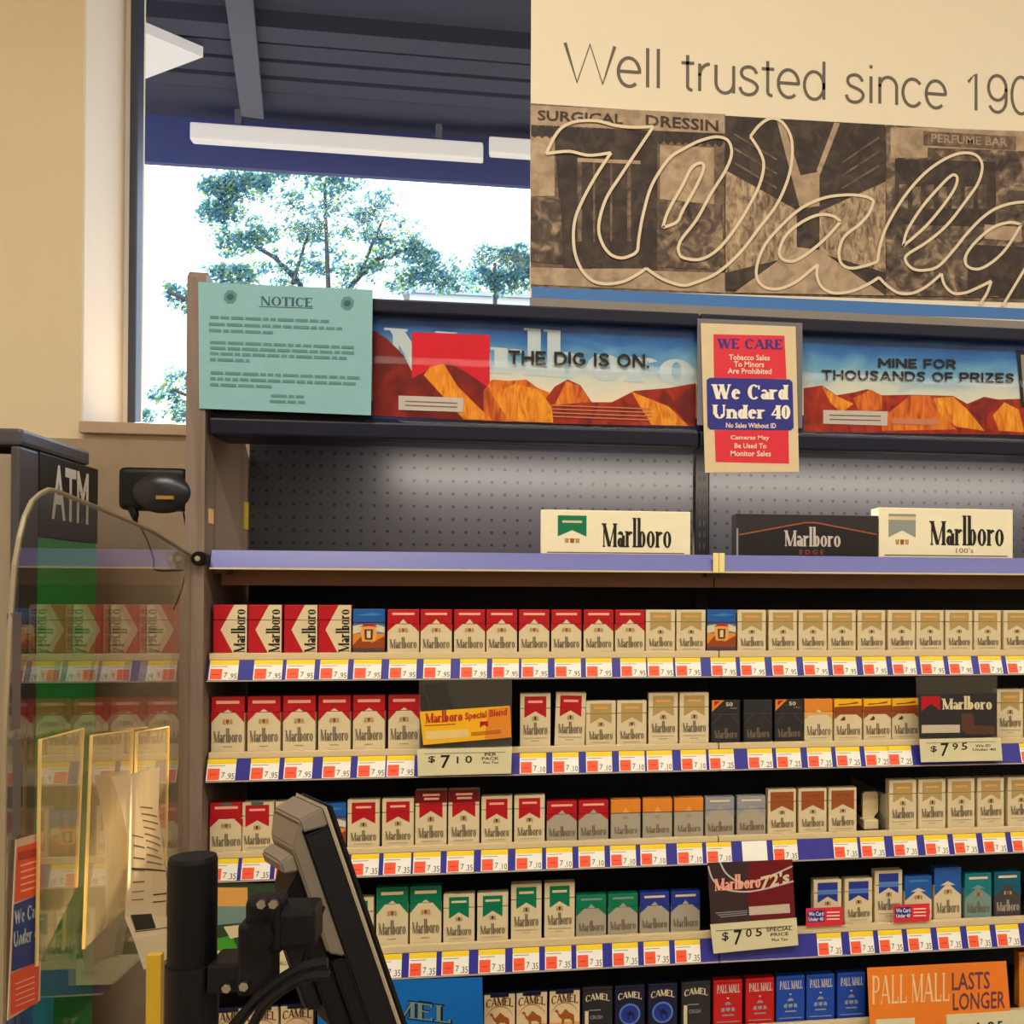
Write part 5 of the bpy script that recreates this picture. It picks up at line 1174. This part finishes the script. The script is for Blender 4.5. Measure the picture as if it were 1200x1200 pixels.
m = MB(); xq0, xq1 = atY(173, 1160, -.74).x, atY(190, 1160, -.74).x; m.box(xq0, xq1, -.745, -.735, ZB, atY(181, 1118, -.74).z, mat('yellow_strip', (196, 160, 40), .5)); tag(m.build('yellow_marker'), 'upright mustard yellow strip left of the black pole', 'strip')

# ------------------------------------------------------------------ counter, black pole stand and monitor
cm = mat('counter_laminate', (140, 124, 104), .4)
m = MB(); m.box(XP-.03, .25, -1.32, -.70, .865, .905, cm, .006); m.box(XP-.01, .23, -1.30, -.72, 0, .865, wains); 
tag(m.build('service_counter'), 'tan service counter below the shield and monitor', 'counter')
YP = -.92
px0, px1 = atY(197, 1080, YP).x, atY(254, 1080, YP).x; pc = Vector(((px0+px1)/2, YP, 0)); pr = (px1-px0)/2
ps = thing('monitor_stand', 'black pole stand with jointed arm holding the monitor', 'stand', (pc.x, YP, .905))
m = MB(); ztp = atY(226, 1003, YP).z
m.tube([(pc.x, YP, .905), (pc.x, YP, ztp-.004), (pc.x, YP, ztp)], [pr, pr, pr*.94], black, 32); rel(ps, m.build('pole', ps))
m = MB(); zc = atY(226, 1128, YP).z; m.tube([(pc.x, YP, .905), (pc.x, YP, zc)], pr*1.08, blackm, 32); rel(ps, m.build('collar', ps))
def bx(m, xa, ya, xb, yb, y0, y1, mm, bev=.003):
    a, b = atY(xa, ya, YP), atY(xb, yb, YP); m.box(a.x, b.x, y0, y1, min(a.z, b.z), max(a.z, b.z), mm, bev)
m = MB(); bx(m, 250, 1122, 320, 1152, YP-.02, YP+.025, blackm); bx(m, 286, 1076, 322, 1156, YP-.022, YP+.022, blackm); bx(m, 292, 1050, 334, 1112, YP-.016, YP+.016, blackm, .005)
bx(m, 322, 1062, 372, 1108, YP-.014, YP+.03, blackm, .006); arm = rel(ps, m.build('arm', ps))
c = atY(305, 1096, YP-.022); m = MB(); m.cyl((c.x, YP-.0225, c.z), (c.x, YP-.027, c.z), .012, black); m.build('pivot', arm)
for (x, y, k) in ((306, 1060, 1), (320, 1060, 1), (268, 1155, 0), (288, 1153, 0)):
    c = atY(x, y, YP-.02); m = MB(); m.cyl((c.x, YP-.0165 if k else YP-.023, c.z), (c.x, YP-.021 if k else YP-.028, c.z), .0042, mat('steel', (210, 205, 195), .25, metal=1), 6); m.build('bolt', arm)
for pts_, r_, y_, lb in (([(378, 1062), (372, 1078), (362, 1100), (350, 1140), (330, 1152), (290, 1180), (262, 1212)], .0028, .05, 'thin black cable hanging down behind the monitor arm'),
    ([(384, 1128), (360, 1132), (335, 1144), (305, 1168), (285, 1190), (268, 1215)], .005, -.035, 'thick black cable sagging in front of the monitor arm'),
    ([(386, 1143), (362, 1145), (338, 1156), (310, 1178), (292, 1210)], .0042, -.05, 'lower black cable sagging beside the thick one under monitor arm')):
    m = MB(); m.tube([atY(*p, YP+y_) for p in smooth_path(pts_)], r_, black, 8); tag(m.build('monitor_cable'), lb, 'cable')

# monitor: near edge runs along the sight lines of its bright rim, body turned away from us
YM = -.80
N0, N1 = atY(383, 945, YM), atY(476, 1216, YM)
wdir = Vector((-.50, .86, 0)).normalized(); hdir = (N1-N0).normalized(); nrm = wdir.cross(hdir).normalized()
if nrm.x < 0: nrm = -nrm
MW = .085; Hm = (N1-N0).length; 
mon = thing('monitor', 'tilted point of sale monitor seen from its back edge on black arm', 'monitor', N1)
silver = mat('monitor_silver_rim', (206, 196, 176), .3, metal=.6); taupe = mat('monitor_lit_taupe', (126, 114, 100), .42)  # taupe: casing colour with the light from above painted in
def mp(u, v, d): return N0+wdir*u+hdir*v-nrm*d
def slab(name, u0, u1, v0, v1, d0, d1, mm, ch=0.0, chv=0.0):
    m = MB(); a = [mp(u0, v0, d0), mp(u1, v0, d0), mp(u1, v1, d0), mp(u0, v1, d0)]
    b = [mp(u0+ch, v0+chv, d1), mp(u1-ch, v0+chv, d1), mp(u1-ch, v1-ch, d1), mp(u0+ch, v1-ch, d1)]
    bm = bmesh.new(); va = [bm.verts.new(p) for p in a]; vb = [bm.verts.new(p) for p in b]
    bm.faces.new(va); bm.faces.new(vb[::-1])
    for i in range(4): bm.faces.new([va[i], vb[i], vb[(i+1) % 4], va[(i+1) % 4]])
    bmesh.ops.recalc_face_normals(bm, faces=bm.faces[:]); bmesh.ops.bevel(bm, geom=bm.edges[:], offset=.002, segments=2, affect='EDGES')
    m.bm(bm, mm); return rel(mon, m.build(name, mon))
slab('screen', 0, MW, 0, Hm, -.006, 0, mat('screen_glass', (12, 12, 14), .12), 0)
slab('rim', -.002, MW+.002, -.002, Hm, 0.0005, .004, silver, 0)
slab('bezel', 0, MW, .02, Hm, .0045, .030, blackm, .003, .0)
slab('top_cap', 0, MW, -.001, .0195, .0045, .030, taupe, .003, .004)  # top slab taupe, overhead light painted onto the dark casing
slab('lit_back_shell', .0, MW, .006, .15, .0305, .043, taupe, .008, .022)  # upper back coloured as lit from above
slab('shaded_back_shell', .0, MW, .1505, Hm, .0305, .043, blackm, .006, .0)  # rest of the same shell, black for the shade on it
slab('lit_hump_top', .010, MW-.010, .034, .0535, .0435, .058, taupe, .003, .004)  # lit upper edge of the hump, light put into its colour
slab('back_hump', .012, MW-.012, .054, Hm*.9, .0435, .060, blackm, .010, .02)
slab('mount_plate', .03, MW-.03, .11, .2, .0605, .074, blackm, .004, .004)
